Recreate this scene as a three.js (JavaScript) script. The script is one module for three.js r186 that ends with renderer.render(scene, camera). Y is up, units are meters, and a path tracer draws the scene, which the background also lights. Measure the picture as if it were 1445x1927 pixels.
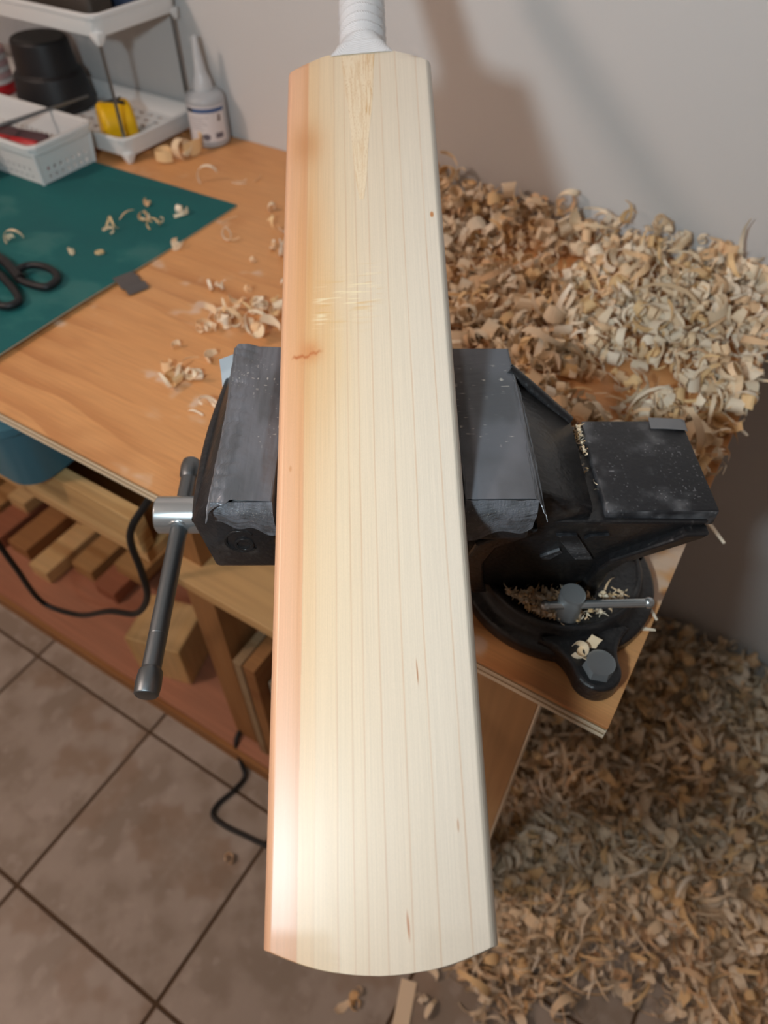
import * as THREE from 'three';
import { RoundedBoxGeometry } from 'three/addons/geometries/RoundedBoxGeometry.js';
import { ConvexGeometry } from 'three/addons/geometries/ConvexGeometry.js';
import { mergeGeometries, toCreasedNormals, mergeVertices } from 'three/addons/utils/BufferGeometryUtils.js';
import { RectAreaLightUniformsLib } from 'three/addons/lights/RectAreaLightUniformsLib.js';

// ------------------------------------------------------------------ camera, lights, exposure
const V = (x, y, z) => new THREE.Vector3(x, y, z);
const D2R = Math.PI / 180;
const scene = new THREE.Scene();
scene.background = new THREE.Color(0x000000);
const renderer = new THREE.WebGLRenderer({ antialias: true });
renderer.toneMapping = THREE.LinearToneMapping;
renderer.toneMappingExposure = 1.06;
renderer.shadowMap.enabled = true;
RectAreaLightUniformsLib.init();

// The room's x axis runs along the back wall, z towards the viewer, y up, floor at 0.
const FPX = 1330, CX = 722.5, CY = 963.5, PITCH = 48.95 * D2R, ROLL = 0.35 * D2R, YAW = 31.25 * D2R;
const EYE = V(0, 1.27, 0);
const toRoom = (v) => V(v.x * Math.cos(YAW) + v.z * Math.sin(YAW), v.y, -v.x * Math.sin(YAW) + v.z * Math.cos(YAW));
const fwd = toRoom(V(0, -Math.sin(PITCH), -Math.cos(PITCH)));
const up0 = V(0, Math.cos(PITCH), -Math.sin(PITCH)), rt0 = V(1, 0, 0);
const right = toRoom(rt0.clone().multiplyScalar(Math.cos(ROLL)).addScaledVector(up0, Math.sin(ROLL)));
const upv = toRoom(up0.clone().multiplyScalar(Math.cos(ROLL)).addScaledVector(rt0, -Math.sin(ROLL)));
const camera = new THREE.PerspectiveCamera(2 * Math.atan(963.5 / FPX) / D2R, 1445 / 1927, 0.02, 30);
camera.position.copy(EYE); camera.up.copy(upv); camera.lookAt(EYE.clone().add(fwd));
camera.focus = 0.41; camera.userData.fStop = 6.6;
const ray = (u, v) => fwd.clone().addScaledVector(right, (u - CX) / FPX).addScaledVector(upv, -(v - CY) / FPX);
const onY = (u, v, y) => { const d = ray(u, v); return EYE.clone().addScaledVector(d, (y - EYE.y) / d.y); };
const onZ = (u, v, z) => { const d = ray(u, v); return EYE.clone().addScaledVector(d, (z - EYE.z) / d.z); };

const KEY_AT = V(-0.14, 1.35, 0.235), KEY_AIM = V(-0.2, 0.15, -1).normalize();
const keyLight = new THREE.RectAreaLight(new THREE.Color(0.82, 0.97, 1.04), 470, 0.06, 0.06);
keyLight.name = 'work_lamp_light';
const WARM_AT = V(-1.55, 2.36, 0.8);
const warmLight = new THREE.PointLight(new THREE.Color(1.0, 0.76, 0.64), 3.6);
warmLight.name = 'ceiling_lamp_light'; warmLight.shadow.radius = 6; warmLight.castShadow = true;

const TY = 0.785, WZ = -0.945;      // bench top height, back wall plane

// ------------------------------------------------------------------ helpers
function rngOf(seed) { let a = seed >>> 0; return () => { a = (a + 0x6D2B79F5) >>> 0; let t = a; t = Math.imul(t ^ (t >>> 15), t | 1); t ^= t + Math.imul(t ^ (t >>> 7), t | 61); return ((t ^ (t >>> 14)) >>> 0) / 4294967296; }; }
const hash = (x, y) => { let h = Math.imul(x | 0, 374761393) + Math.imul(y | 0, 668265263); h = Math.imul(h ^ (h >>> 13), 1274126177); return ((h ^ (h >>> 16)) >>> 0) / 4294967296; };
function noise(x, y) {
  const i = Math.floor(x), j = Math.floor(y); let f = x - i, g = y - j; f = f * f * (3 - 2 * f); g = g * g * (3 - 2 * g);
  return (hash(i, j) * (1 - f) + hash(i + 1, j) * f) * (1 - g) + (hash(i, j + 1) * (1 - f) + hash(i + 1, j + 1) * f) * g;
}
function fbm(x, y, o = 4) { let s = 0, a = 0.5, n = 0; for (let k = 0; k < o; k++) { s += a * noise(x, y); n += a; a *= 0.5; x = x * 2.03 + 17.3; y = y * 2.03 + 9.1; } return s / n; }
const clamp = (x, a = 0, b = 1) => Math.min(b, Math.max(a, x));
const sst = (a, b, x) => { const t = clamp((x - a) / (b - a)); return t * t * (3 - 2 * t); };
const mixc = (a, b, t) => [a[0] + (b[0] - a[0]) * t, a[1] + (b[1] - a[1]) * t, a[2] + (b[2] - a[2]) * t];
function tex(w, h, fn, srgb = true, wrap = THREE.MirroredRepeatWrapping) {
  const d = new Uint8Array(w * h * 4);
  for (let y = 0; y < h; y++) for (let x = 0; x < w; x++) {
    const c = fn(x / w, y / h), k = (y * w + x) * 4;
    if (typeof c === 'number') { d[k] = d[k + 1] = d[k + 2] = clamp(c, 0, 1) * 255; } else { d[k] = clamp(c[0], 0, 255); d[k + 1] = clamp(c[1], 0, 255); d[k + 2] = clamp(c[2], 0, 255); }
    d[k + 3] = 255;
  }
  const t = new THREE.DataTexture(d, w, h, THREE.RGBAFormat);
  t.wrapS = t.wrapT = wrap; t.magFilter = THREE.LinearFilter; t.minFilter = THREE.LinearMipmapLinearFilter; t.generateMipmaps = true;
  if (srgb) t.colorSpace = THREE.SRGBColorSpace; t.needsUpdate = true; return t;
}
const rep = (t, x, y) => { const c = t.clone(); c.repeat.set(x, y); c.needsUpdate = true; return c; };
const std = (o) => new THREE.MeshStandardMaterial(o);
const phys = (o) => new THREE.MeshPhysicalMaterial(o);

const names = {};
function numbered(n) { if (names[n] === undefined) { names[n] = 0; return n; } names[n]++; return n + '_' + String(names[n]).padStart(3, '0'); }
function mesh(name, geo, mat, parent) {
  const m = new THREE.Mesh(geo, mat); m.castShadow = m.receiveShadow = true;
  m.name = parent ? name : numbered(name); (parent || scene).add(m); return m;
}
function tag(o, label, category, group, kind) { if (label) o.userData.label = label; if (category) o.userData.category = category; if (group) o.userData.group = group; if (kind) o.userData.kind = kind; return o; }
function thing(name, label, category, pos = [0, 0, 0], turn = 0, group, kind) {
  const g = new THREE.Group(); g.name = numbered(name); g.position.set(...pos); g.rotation.y = turn; scene.add(g); return tag(g, label, category, group, kind);
}
// uv in metres, by the main direction of each face; swap turns the grain by a quarter
function uvm(geo, swap = false) {
  const g = geo.index ? geo.toNonIndexed() : geo; const p = g.attributes.position, uv = new Float32Array(p.count * 2);
  const a = V(), b = V(), c = V(), n = V();
  for (let i = 0; i < p.count; i += 3) {
    a.fromBufferAttribute(p, i); b.fromBufferAttribute(p, i + 1); c.fromBufferAttribute(p, i + 2);
    n.copy(b).sub(a).cross(c.clone().sub(a)); const ax = Math.abs(n.x), ay = Math.abs(n.y), az = Math.abs(n.z);
    [a, b, c].forEach((q, k) => {
      let s, t; if (ay >= ax && ay >= az) { s = q.x; t = q.z; } else if (az >= ax) { s = q.x; t = q.y; } else { s = q.z; t = q.y; }
      if (swap) [s, t] = [t, s]; uv[(i + k) * 2] = s; uv[(i + k) * 2 + 1] = t;
    });
  }
  g.setAttribute('uv', new THREE.BufferAttribute(uv, 2)); return g;
}
const box = (x0, x1, y0, y1, z0, z1, r = 0.001, seg = 1) => { const g = new RoundedBoxGeometry(x1 - x0, y1 - y0, z1 - z0, seg, Math.min(r, (x1 - x0) / 2.2, (y1 - y0) / 2.2, (z1 - z0) / 2.2)); g.translate((x0 + x1) / 2, (y0 + y1) / 2, (z0 + z1) / 2); return g; };
const tube = (pts, r, seg = 40, rad = 10) => new THREE.TubeGeometry(new THREE.CatmullRomCurve3(pts), seg, r, rad, false);
const lathe = (pts, seg = 40) => new THREE.LatheGeometry(pts.map(([r, y]) => new THREE.Vector2(r, y)), seg);
const cyl = (a, b, r, r2 = r, seg = 24) => { const d = b.clone().sub(a), g = new THREE.CylinderGeometry(r2, r, d.length(), seg); g.applyQuaternion(new THREE.Quaternion().setFromUnitVectors(V(0, 1, 0), d.clone().normalize())); g.translate((a.x + b.x) / 2, (a.y + b.y) / 2, (a.z + b.z) / 2); return g; };
const SPH = []; for (const x of [-1, 0, 1]) for (const y of [-1, 0, 1]) for (const z of [-1, 0, 1]) if (x || y || z) SPH.push(V(x, y, z).normalize());
function hull(pts, r = 0.003) {
  const all = []; for (const p of pts) for (const s of SPH) all.push(V(...p).addScaledVector(s, r));
  return toCreasedNormals(new ConvexGeometry(all), 0.9);
}
function polyExtrude(pts, depth, bevel = 0.001, holes = [], bseg = 2) {
  const s = new THREE.Shape(pts.map(([x, y]) => new THREE.Vector2(x, y)));
  for (const h of holes) s.holes.push(h);
  return new THREE.ExtrudeGeometry(s, { depth, bevelEnabled: bevel > 0, bevelSize: bevel, bevelThickness: bevel, bevelOffset: -bevel, bevelSegments: bseg, curveSegments: 16 });
}
// a thin solid sheet over f(s, t), s and t from 0 to 1
function sheet(f, nu, nv, th) {
  const P = [], idx = []; const at = (i, j) => f(i / nu, j / nv);
  const grid = []; for (let j = 0; j <= nv; j++) for (let i = 0; i <= nu; i++) grid.push(at(i, j));
  const G = (i, j) => grid[j * (nu + 1) + i];
  const nrm = (i, j) => G(Math.min(i + 1, nu), j).clone().sub(G(Math.max(i - 1, 0), j)).cross(G(i, Math.min(j + 1, nv)).clone().sub(G(i, Math.max(j - 1, 0)))).normalize();
  const uv = [];
  for (const side of [1, -1]) for (let j = 0; j <= nv; j++) for (let i = 0; i <= nu; i++) { const q = G(i, j).clone().addScaledVector(nrm(i, j), side * th / 2); P.push(q.x, q.y, q.z); uv.push(i / nu, j / nv); }
  const N = (nu + 1) * (nv + 1), id = (i, j, k) => k * N + j * (nu + 1) + i;
  for (let j = 0; j < nv; j++) for (let i = 0; i < nu; i++) { idx.push(id(i, j, 0), id(i + 1, j, 0), id(i + 1, j + 1, 0), id(i, j, 0), id(i + 1, j + 1, 0), id(i, j + 1, 0)); idx.push(id(i, j, 1), id(i + 1, j + 1, 1), id(i + 1, j, 1), id(i, j, 1), id(i, j + 1, 1), id(i + 1, j + 1, 1)); }
  const edge = (a, b, c, d) => idx.push(a, b, c, b, d, c);
  for (let i = 0; i < nu; i++) { edge(id(i, 0, 1), id(i + 1, 0, 1), id(i, 0, 0), id(i + 1, 0, 0)); edge(id(i + 1, nv, 1), id(i, nv, 1), id(i + 1, nv, 0), id(i, nv, 0)); }
  for (let j = 0; j < nv; j++) { edge(id(0, j + 1, 1), id(0, j, 1), id(0, j + 1, 0), id(0, j, 0)); edge(id(nu, j, 1), id(nu, j + 1, 1), id(nu, j, 0), id(nu, j + 1, 0)); }
  const g = new THREE.BufferGeometry(); g.setAttribute('position', new THREE.Float32BufferAttribute(P, 3)); g.setAttribute('uv', new THREE.Float32BufferAttribute(uv, 2)); g.setIndex(idx);
  return toCreasedNormals(g, 0.8);
}

// ------------------------------------------------------------------ textures and materials
const grainTex = (seed, base, dark, light, ring, w = 512, h = 512) => tex(w, h, (x, y) => {     // grain along x, tile 1 x 1
  const wv = y + 0.05 * fbm(x * 3 + seed, y * 5 + seed, 3);
  const r = fbm(x * 2 + seed, wv * ring + seed, 3), fine = fbm(x * 6 + seed * 3, y * 160, 2);
  let c = mixc(base, dark, sst(0.45, 0.8, r) * 0.75); c = mixc(c, light, sst(0.62, 0.3, r) * 0.5);
  const k = 0.93 + 0.14 * fine; return [c[0] * k, c[1] * k, c[2] * k];
});
const T_top = tex(2048, 1024, (x, y) => {      // 1.3 m x 0.69 m of rotary-cut plywood
  const X = x * 1.3, Z = y * 0.69;
  const warp = 0.035 * fbm(X * 3.1 + 4, Z * 5 + 2, 3) + 0.02 * fbm(X * 1.2, Z * 2 + 7, 2);
  const q = (Z + warp * 2.2 + 0.02 * fbm(X * 9, Z * 3, 2)) * 26; const f = q - Math.floor(q);
  const bandAmp = sst(0.35, 0.75, fbm(X * 2.2 + 9, Z * 7 + 3, 3));
  const ringv = sst(0.35, 0.95, f) * (1 - sst(0.95, 1, f));
  let c = mixc([216, 156, 100], [174, 110, 62], ringv * bandAmp * 0.6);
  c = mixc(c, [222, 166, 112], sst(0.5, 0.8, fbm(X * 5 + 30, Z * 14, 3)) * 0.45);
  c = mixc(c, [172, 110, 62], sst(0.56, 0.8, fbm(X * 7 + 3, Z * 9 + 50, 4)) * 0.4);
  const fine = fbm(X * 30, Z * 900, 2); const k = 0.95 + 0.1 * fine; c = [c[0] * k, c[1] * k, c[2] * k];
  const sm = sst(0.62, 0.74, fbm(X * 9 + 60, Z * 16 + 8, 4)) * sst(0.4, 0.7, fbm(X * 60, Z * 60, 2));
  c = mixc(c, [226, 204, 188], sm * 0.7);
  return c;
}, true, THREE.MirroredRepeatWrapping);
const T_ply = grainTex(3, [196, 150, 96], [170, 122, 74], [208, 168, 118], 9);
const T_soft = grainTex(11, [204, 166, 112], [176, 132, 80], [214, 180, 130], 14);
const T_edge = grainTex(31, [222, 204, 176], [196, 172, 140], [230, 216, 194], 12, 256, 256);
const T_red = grainTex(23, [168, 112, 84], [144, 90, 66], [178, 126, 98], 8);
const T_tile = tex(512, 512, (x, y) => {
  const a = fbm(x * 5 + 2, y * 5 + 1, 5), b = fbm(x * 14 + 40, y * 14, 3), s = fbm(x * 3 + 70, y * 3 + 20, 4);
  let c = mixc([170, 158, 146], [150, 136, 122], sst(0.35, 0.7, a)); c = mixc(c, [184, 172, 162], sst(0.55, 0.8, b) * 0.45); c = mixc(c, [132, 104, 80], sst(0.6, 0.76, s) * 0.45);
  return c;
});
const T_wall = tex(256, 256, (x, y) => 0.5 + 0.5 * (fbm(x * 60, y * 60, 3) - 0.5), false);
const T_iron = tex(256, 256, (x, y) => fbm(x * 48, y * 48, 3), false);
const T_dust = tex(512, 512, (x, y) => {
  const d = sst(0.42, 0.72, fbm(x * 5 + 3, y * 5 + 8, 5)) * 0.8, sp = sst(0.8, 0.9, noise(x * 90, y * 90)) * sst(0.4, 0.7, fbm(x * 6, y * 6 + 30, 3));
  return mixc([30, 31, 34], [118, 118, 120], clamp(d * 0.95 + sp * 0.8));
});
const T_black = tex(256, 256, (x, y) => mixc([26, 26, 28], [62, 60, 58], sst(0.62, 0.85, fbm(x * 9, y * 9, 5)) * 0.8 + sst(0.86, 0.95, noise(x * 70, y * 70)) * 0.7));
const T_mat = tex(1024, 1024, (x, y) => {
  let c = mixc([0, 100, 100], [4, 88, 90], fbm(x * 7, y * 7, 4)); const sm = sst(0.58, 0.76, fbm(x * 8 + 11, y * 8 + 5, 5)); c = mixc(c, [110, 130, 124], sm * 0.4);
  const sc = sst(0.82, 0.93, fbm(x * 5, y * 90 + x * 30, 2)); c = mixc(c, [90, 130, 126], sc * 0.3); return c;
});
const T_tapeB = tex(256, 256, (x, y) => 0.5 * fbm(x * 6, y * 22 + x * 6, 4) + 0.3 * fbm(x * 40, y * 12, 2), false);
const T_tapeC = tex(256, 512, (x, y) => { const c = mixc([112, 114, 120], [94, 96, 100], sst(0.35, 0.7, fbm(x * 9, y * 3, 3))); const sp = sst(0.86, 0.94, noise(x * 60, y * 120)) * sst(0.5, 0.7, fbm(x * 5, y * 5, 3)); return mixc(c, [190, 186, 178], sp); });

const M = {
  wall: std({ color: 0xcecdcc, roughness: 0.75, bumpMap: rep(T_wall, 3, 3), bumpScale: 0.0006 }),
  ceiling: std({ color: 0xd8d8d6, roughness: 0.9 }),
  grout: std({ color: 0x5e4a38, roughness: 0.95 }),
  tile: std({ map: rep(T_tile, 1, 1), roughness: 0.42 }),
  tile2: std({ map: (() => { const t = rep(T_tile, 1, 1); t.offset.set(0.37, 0.61); return t; })(), roughness: 0.46 }),
  top: std({ map: T_top, roughness: 0.5 }),
  plyPale: std({ map: rep(T_edge, 2, 2), roughness: 0.8 }), plyDark: std({ map: rep(T_edge, 2, 2), color: 0xb5a48e, roughness: 0.8 }),
  ply: std({ map: rep(T_ply, 1.6, 1.6), roughness: 0.65 }), plyP: std({ map: rep(T_edge, 1.6, 1.6), color: 0xd2b594, roughness: 0.6 }), plyL: std({ map: rep(T_edge, 1.2, 1.2), color: 0xe6c79c, roughness: 0.6 }),
  soft: std({ map: rep(T_soft, 2.2, 2.2), roughness: 0.7 }), red: std({ map: rep(T_red, 1.4, 1.4), roughness: 0.65 }),
  battenA: std({ map: rep(T_soft, 3, 3), color: 0xd6c6b4, roughness: 0.75 }), battenB: std({ map: rep(T_red, 3, 3), color: 0xdcc8b8, roughness: 0.75 }), battenC: std({ map: rep(T_ply, 3, 3), color: 0xc6b19c, roughness: 0.75 }),
  iron: phys({ map: rep(T_black, 6, 6), roughness: 0.38, bumpMap: rep(T_iron, 8, 8), bumpScale: 0.0005, clearcoat: 0.3, clearcoatRoughness: 0.3 }),
  anvil: std({ map: rep(T_dust, 8, 8), roughness: 0.45, bumpMap: rep(T_iron, 10, 10), bumpScale: 0.0002 }),
  steel: std({ color: 0x8d9296, metalness: 1, roughness: 0.3 }),
  steelDark: std({ color: 0x7e8488, metalness: 1, roughness: 0.42 }),
  zinc: std({ color: 0xc2c8cb, metalness: 0.85, roughness: 0.24 }),
  zincRough: std({ color: 0xb4babd, metalness: 0.7, roughness: 0.3, bumpMap: rep(T_iron, 20, 20), bumpScale: 0.0004 }),
  tape: phys({ map: T_tapeC, roughness: 0.36, metalness: 0.25, bumpMap: T_tapeB, bumpScale: 0.0009 }),
  tapeBack: std({ color: 0xb0b4b8, roughness: 0.5 }),
  mat: std({ map: T_mat, roughness: 0.75 }), matEdge: std({ color: 0xb7b49f, roughness: 0.8 }),
  white: phys({ color: 0xe2e4e4, roughness: 0.38, clearcoat: 0.15, clearcoatRoughness: 0.3 }),
  blackPl: std({ color: 0x16161a, roughness: 0.5 }), blackTop: std({ color: 0x4a4846, roughness: 0.7 }),
  yellow: std({ color: 0xe6b400, roughness: 0.42 }), greyDk: std({ color: 0x2b2b2a, roughness: 0.6 }),
  rubber: std({ color: 0x101011, roughness: 0.5 }),
  binBlue: std({ color: 0x44707f, roughness: 0.4 }),
  redPl: std({ color: 0xb3121c, roughness: 0.4 }), maroon: std({ color: 0x4a3238, roughness: 0.55 }), brown: std({ color: 0x4a3222, roughness: 0.6 }),
  pink: std({ color: 0xc9a4a4, roughness: 0.7 }), cream: std({ color: 0xdad4d2, roughness: 0.7 }),
  navy: std({ color: 0x24344e, roughness: 0.85 }), leather: std({ color: 0x332a22, roughness: 0.6 }),
  grip: phys({ color: 0xe9eaea, roughness: 0.4, clearcoat: 0.5, clearcoatRoughness: 0.2 }),
};

// ------------------------------------------------------------------ the room
const RX0 = -3.2, RX1 = 2.3, RZ1 = 2.6, RY = 2.55;
const struct = (name, geo, m) => tag(mesh(name, uvm(geo), m), null, null, null, 'structure');
tag(struct('wall_back', box(RX0, RX1, 0, RY, WZ - 0.12, WZ, 0.001), M.wall), 'pale grey painted wall behind the bench');
tag(struct('wall_left', box(RX0 - 0.12, RX0, 0, RY, WZ - 0.12, RZ1 + 0.12), M.wall), 'plain painted wall at the far end of the bench');
tag(struct('wall_right', box(RX1, RX1 + 0.12, 0, RY, WZ - 0.12, RZ1 + 0.12), M.wall), 'plain painted wall beyond the shavings');
tag(struct('wall_front', box(RX0, RX1, 0, RY, RZ1, RZ1 + 0.12), M.wall), 'plain painted wall facing the bench');
tag(struct('ceiling', box(RX0 - 0.12, RX1 + 0.12, RY, RY + 0.12, WZ - 0.12, RZ1 + 0.12), M.ceiling), 'off white painted ceiling');
const floor = thing('floor', 'brown grey mottled stone tile floor', null, [0, 0, 0], 0, null, 'structure');
mesh('grout_bed', uvm(box(RX0 - 0.12, RX1 + 0.12, -0.12, -0.0025, WZ - 0.12, RZ1 + 0.12)), M.grout, floor);
{
  const P = 0.3055, g = 0.0055, X0 = -0.3555, Z0 = 0.056; const geo = {};
  for (let i = -6; i < 6; i++) for (let j = -4; j < 5; j++) {
    const x0 = X0 + i * P + g / 2, z0 = Z0 + j * P + g / 2; let z1 = z0 + P - g, za = z0; if (z1 < WZ) continue; za = Math.max(z0, WZ + 0.003);
    const key = za.toFixed(3) === z0.toFixed(3) ? 'full' : 'cut';
    if (!geo[key]) { const b = box(0, P - g, -0.01, 0, 0, z1 - za, 0.0015); geo[key] = uvm(b); const uv = geo[key].attributes.uv; for (let k = 0; k < uv.count; k++) uv.setXY(k, uv.getX(k) / P, uv.getY(k) / P); }
    const m = mesh('tile', geo[key], (i * 7 + j * 3) % 2 ? M.tile : M.tile2, floor); m.position.set(x0, 0, za);
    if ((i + j) & 1 && key === 'full') { m.rotation.y = Math.PI; m.position.set(x0 + P - g, 0, z0 + P - g); }
  }
}
// lamps (behind the camera): a cool work lamp and a warm ceiling globe
{
  const t = thing('work_lamp', 'small cool white work lamp on a thin rod from the ceiling', 'lamp', [KEY_AT.x, KEY_AT.y, KEY_AT.z]);
  const q = new THREE.Quaternion().setFromUnitVectors(V(0, 0, -1), KEY_AIM);
  const head = mesh('housing', box(-0.042, 0.042, -0.042, 0.042, 0.004, 0.035, 0.006, 2), M.blackPl, t); head.quaternion.copy(q);
  const lens = mesh('lens', box(-0.03, 0.03, -0.03, 0.03, 0.001, 0.006, 0.001), std({ color: 0xffffff, emissive: new THREE.Color(0.80, 0.96, 1.0), emissiveIntensity: 6 }), t); lens.quaternion.copy(q);
  mesh('rod', cyl(V(0, 0.03, 0.02), V(0, RY - KEY_AT.y, 0.02), 0.004), M.steelDark, t);
  keyLight.position.copy(KEY_AT).addScaledVector(KEY_AIM, 0.002); keyLight.lookAt(keyLight.position.clone().add(KEY_AIM)); scene.add(keyLight);
  const c = thing('ceiling_lamp', 'warm white glass globe lamp under the ceiling', 'lamp', [WARM_AT.x, WARM_AT.y, WARM_AT.z]);
  mesh('globe', new THREE.SphereGeometry(0.12, 32, 20), std({ color: 0xfff2dd, emissive: new THREE.Color(1, 0.76, 0.64), emissiveIntensity: 1.6 }), c);
  mesh('cap', cyl(V(0, 0.1, 0), V(0, RY - WARM_AT.y, 0), 0.05), M.white, c);
  warmLight.position.copy(WARM_AT); scene.add(warmLight);
}

// ------------------------------------------------------------------ workbench
const BX0 = -1.95, BX1 = 0.026, BZ1 = -0.27, BZ0 = WZ + 0.001;
const bench = thing('workbench', 'plywood workbench with orange brown top, shelves and tan legs', 'workbench', [0, 0, 0]);
{
  const n = 5, th = 0.018 / n;
  for (let k = 0; k < n; k++) {
    const y1 = TY - k * th, e = k % 2 ? 0.0008 : 0;
    const g = uvm(box(BX0, BX1 - e, y1 - th, y1, BZ0, BZ1 - e, 0.0004));
    if (k === 0) { const uv = g.attributes.uv, p = g.attributes.position; for (let i = 0; i < uv.count; i++) uv.setXY(i, (p.getX(i) + 0.9) / 1.3, (p.getZ(i) + 0.95) / 0.69); }
    mesh('ply_layer', g, k === 0 ? M.top : (k % 2 ? M.plyDark : M.plyPale), bench);
  }
  const part = (name, x0, x1, y0, y1, z0, z1, m, sw) => mesh(name, uvm(box(x0, x1, y0, y1, z0, z1, 0.0012), sw), m, bench);
  const BB = 0.767;
  part('leg', -0.505, -0.457, 0.046, BB, -0.385, -0.325, M.battenC, true);
  part('leg', -1.9, -1.81, 0.046, BB, -0.41, -0.32, M.soft, true);
  part('leg', -1.9, -1.81, 0.046, BB, -0.93, -0.84, M.soft, true);
  part('leg', -0.505, -0.415, 0.046, BB, -0.93, -0.84, M.soft, true);
  part('front_rail', -1.93, -0.523, 0.585, 0.65, -0.318, -0.298, M.soft);
  part('shelf_board', -0.492, -0.206, 0.556, 0.574, -0.84, -0.298, M.plyL);
  part('shelf_board', -1.81, -0.52, 0.567, 0.585, -0.84, -0.3, M.ply);
  const f = part('front_panel', -0.205, -0.028, 0.0, BB, -0.318, -0.3, M.plyP, true);
  const pe = mesh('panel_edge', box(-0.0279, -0.0262, 0.0, BB, -0.318, -0.3, 0.0003), M.plyPale, f);
  part('bottom_shelf', -1.95, -0.21, 0.022, 0.045, -0.93, -0.3, M.red);
  part('bottom_edging', -1.95, -0.21, 0.0, 0.043, -0.3, -0.292, M.battenC);
  part('runner', -1.95, -0.21, 0.0, 0.022, -0.93, -0.86, M.battenC);
  part('runner', -1.95, -0.21, 0.0, 0.022, -0.64, -0.57, M.battenC);
}

// lofted ring stack: levels [y, halfX, halfZ, cornerRadius]; closed makes bottom and top faces
function loftRect(levels, per = 6, closeBottom = true, closeTop = true) {
  const P = [], idx = []; const n = per * 4;
  for (const [y, hx, hz, r] of levels) for (let c = 0; c < 4; c++) for (let k = 0; k < per; k++) {
    const a = (c + k / (per - 1)) * Math.PI / 2, sx = [1, -1, -1, 1][c], sz = [1, 1, -1, -1][c];
    P.push(sx * (hx - r) + r * Math.cos(a), y, sz * (hz - r) + r * Math.sin(a));
  }
  for (let l = 0; l + 1 < levels.length; l++) for (let i = 0; i < n; i++) { const a = l * n + i, b = l * n + (i + 1) % n; idx.push(a, a + n, b, b, a + n, b + n); }
  const cap = (l, flip) => { const c = P.length / 3; P.push(0, levels[l][0], 0); for (let i = 0; i < n; i++) { const a = l * n + i, b = l * n + (i + 1) % n; if (flip) idx.push(c, b, a); else idx.push(c, a, b); } };
  if (closeBottom) cap(0, false); if (closeTop) cap(levels.length - 1, true);
  const g = new THREE.BufferGeometry(); g.setAttribute('position', new THREE.Float32BufferAttribute(P, 3)); g.setIndex(idx); return toCreasedNormals(g, 0.7);
}
const strip = (gs) => gs.map((g) => { const q = g.index ? g.toNonIndexed() : g.clone(); for (const k of Object.keys(q.attributes)) if (!['position', 'normal', 'uv'].includes(k)) q.deleteAttribute(k); if (!q.attributes.uv) q.setAttribute('uv', new THREE.BufferAttribute(new Float32Array(q.attributes.position.count * 2), 2)); if (!q.attributes.normal) q.computeVertexNormals(); return q; });
const merge = (gs) => mergeGeometries(strip(gs));

// ------------------------------------------------------------------ wood kept under the bench
{
  const R = rngOf(41); const mats = [M.battenA, M.battenB, M.battenC, M.soft];
  const lay = (x, w, y0, h, zf, len, m, name, label, group) => tag(mesh(name, (() => { const g = uvm(box(-w / 2, w / 2, 0, h, -len, 0, 0.0015), false); return g; })(), m), label, 'wood', group).position.set(x, y0, zf);
  const ORD = ['first', 'second', 'third', 'fourth', 'fifth', 'sixth', 'seventh', 'eighth', 'ninth', 'tenth', 'eleventh', 'twelfth', 'thirteenth', 'fourteenth', 'fifteenth']; let bi = 0, bj = 0;
  let k = 0;
  for (let x = -1.62; x < -0.86; x += 0.078) { lay(x + (R() - 0.5) * 0.012, 0.052 + R() * 0.012, 0.0455, 0.034, -0.37 - R() * 0.07, 0.4 + R() * 0.06, mats[k++ % 4], 'wood_batten', `rough sawn batten flat on the low shelf, ${ORD[9 - bi++] || 'last'} from the timber block`, 'battens lying on the low shelf'); }
  for (let x = -1.58; x < -0.88; x += 0.115) { lay(x + (R() - 0.5) * 0.03, 0.05 + R() * 0.02, 0.0802, 0.03, -0.43 - R() * 0.09, 0.34 + R() * 0.06, mats[(k++ * 3) % 4], 'wood_batten', `rough sawn batten on top of the lower battens, ${ORD[6 - bj++] || 'last'} from the timber block`, 'battens in the upper layer'); }
  const b = thing('wood_block', 'short tan timber block with a knot beside the bench leg', 'wood', [-0.70, 0.0453, -0.385], 0.25);
  mesh('body', uvm(box(-0.055, 0.055, 0, 0.12, -0.05, 0.05, 0.003), true), M.soft, b);
  const kn = mesh('knot', cyl(V(-0.012, 0.085, 0.0495), V(-0.012, 0.085, 0.0506), 0.008, 0.008, 16), M.brown, b); kn.scale.set(1, 1, 1);
  let x = -0.445; const pm = [M.plyDark, M.battenC, M.plyPale, M.battenA];
  for (let i = 0; x < -0.235; i++) {
    const w = 0.012 + R() * 0.01, h = 0.2 + R() * 0.2;
    const g = uvm(box(-w / 2, w / 2, 0, h, -0.44, 0, 0.001)); const m = tag(mesh('plywood_offcut', g, pm[i % 4]), `plywood offcut on edge under the short shelf, ${ORD[i] || 'last'} from the bench leg`, 'wood', 'plywood offcuts on edge');
    m.position.set(x + w / 2, 0.0455, -0.306 - R() * 0.04); x += w + 0.002 + R() * 0.008;
  }
  for (let i = 0; i < 3; i++) tag(mesh('small_offcut', uvm(box(-0.05, 0.05, 0, 0.012, -0.12, 0.05, 0.001)), pm[(i + 1) % 4]), `small plywood offcut lying on the stacked battens, ${ORD[2 - i]} from the timber block`, 'wood', 'small offcuts on the battens').position.set(-1.17 + i * 0.125, 0.1106, -0.56 - 0.02 * i);
}
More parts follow.
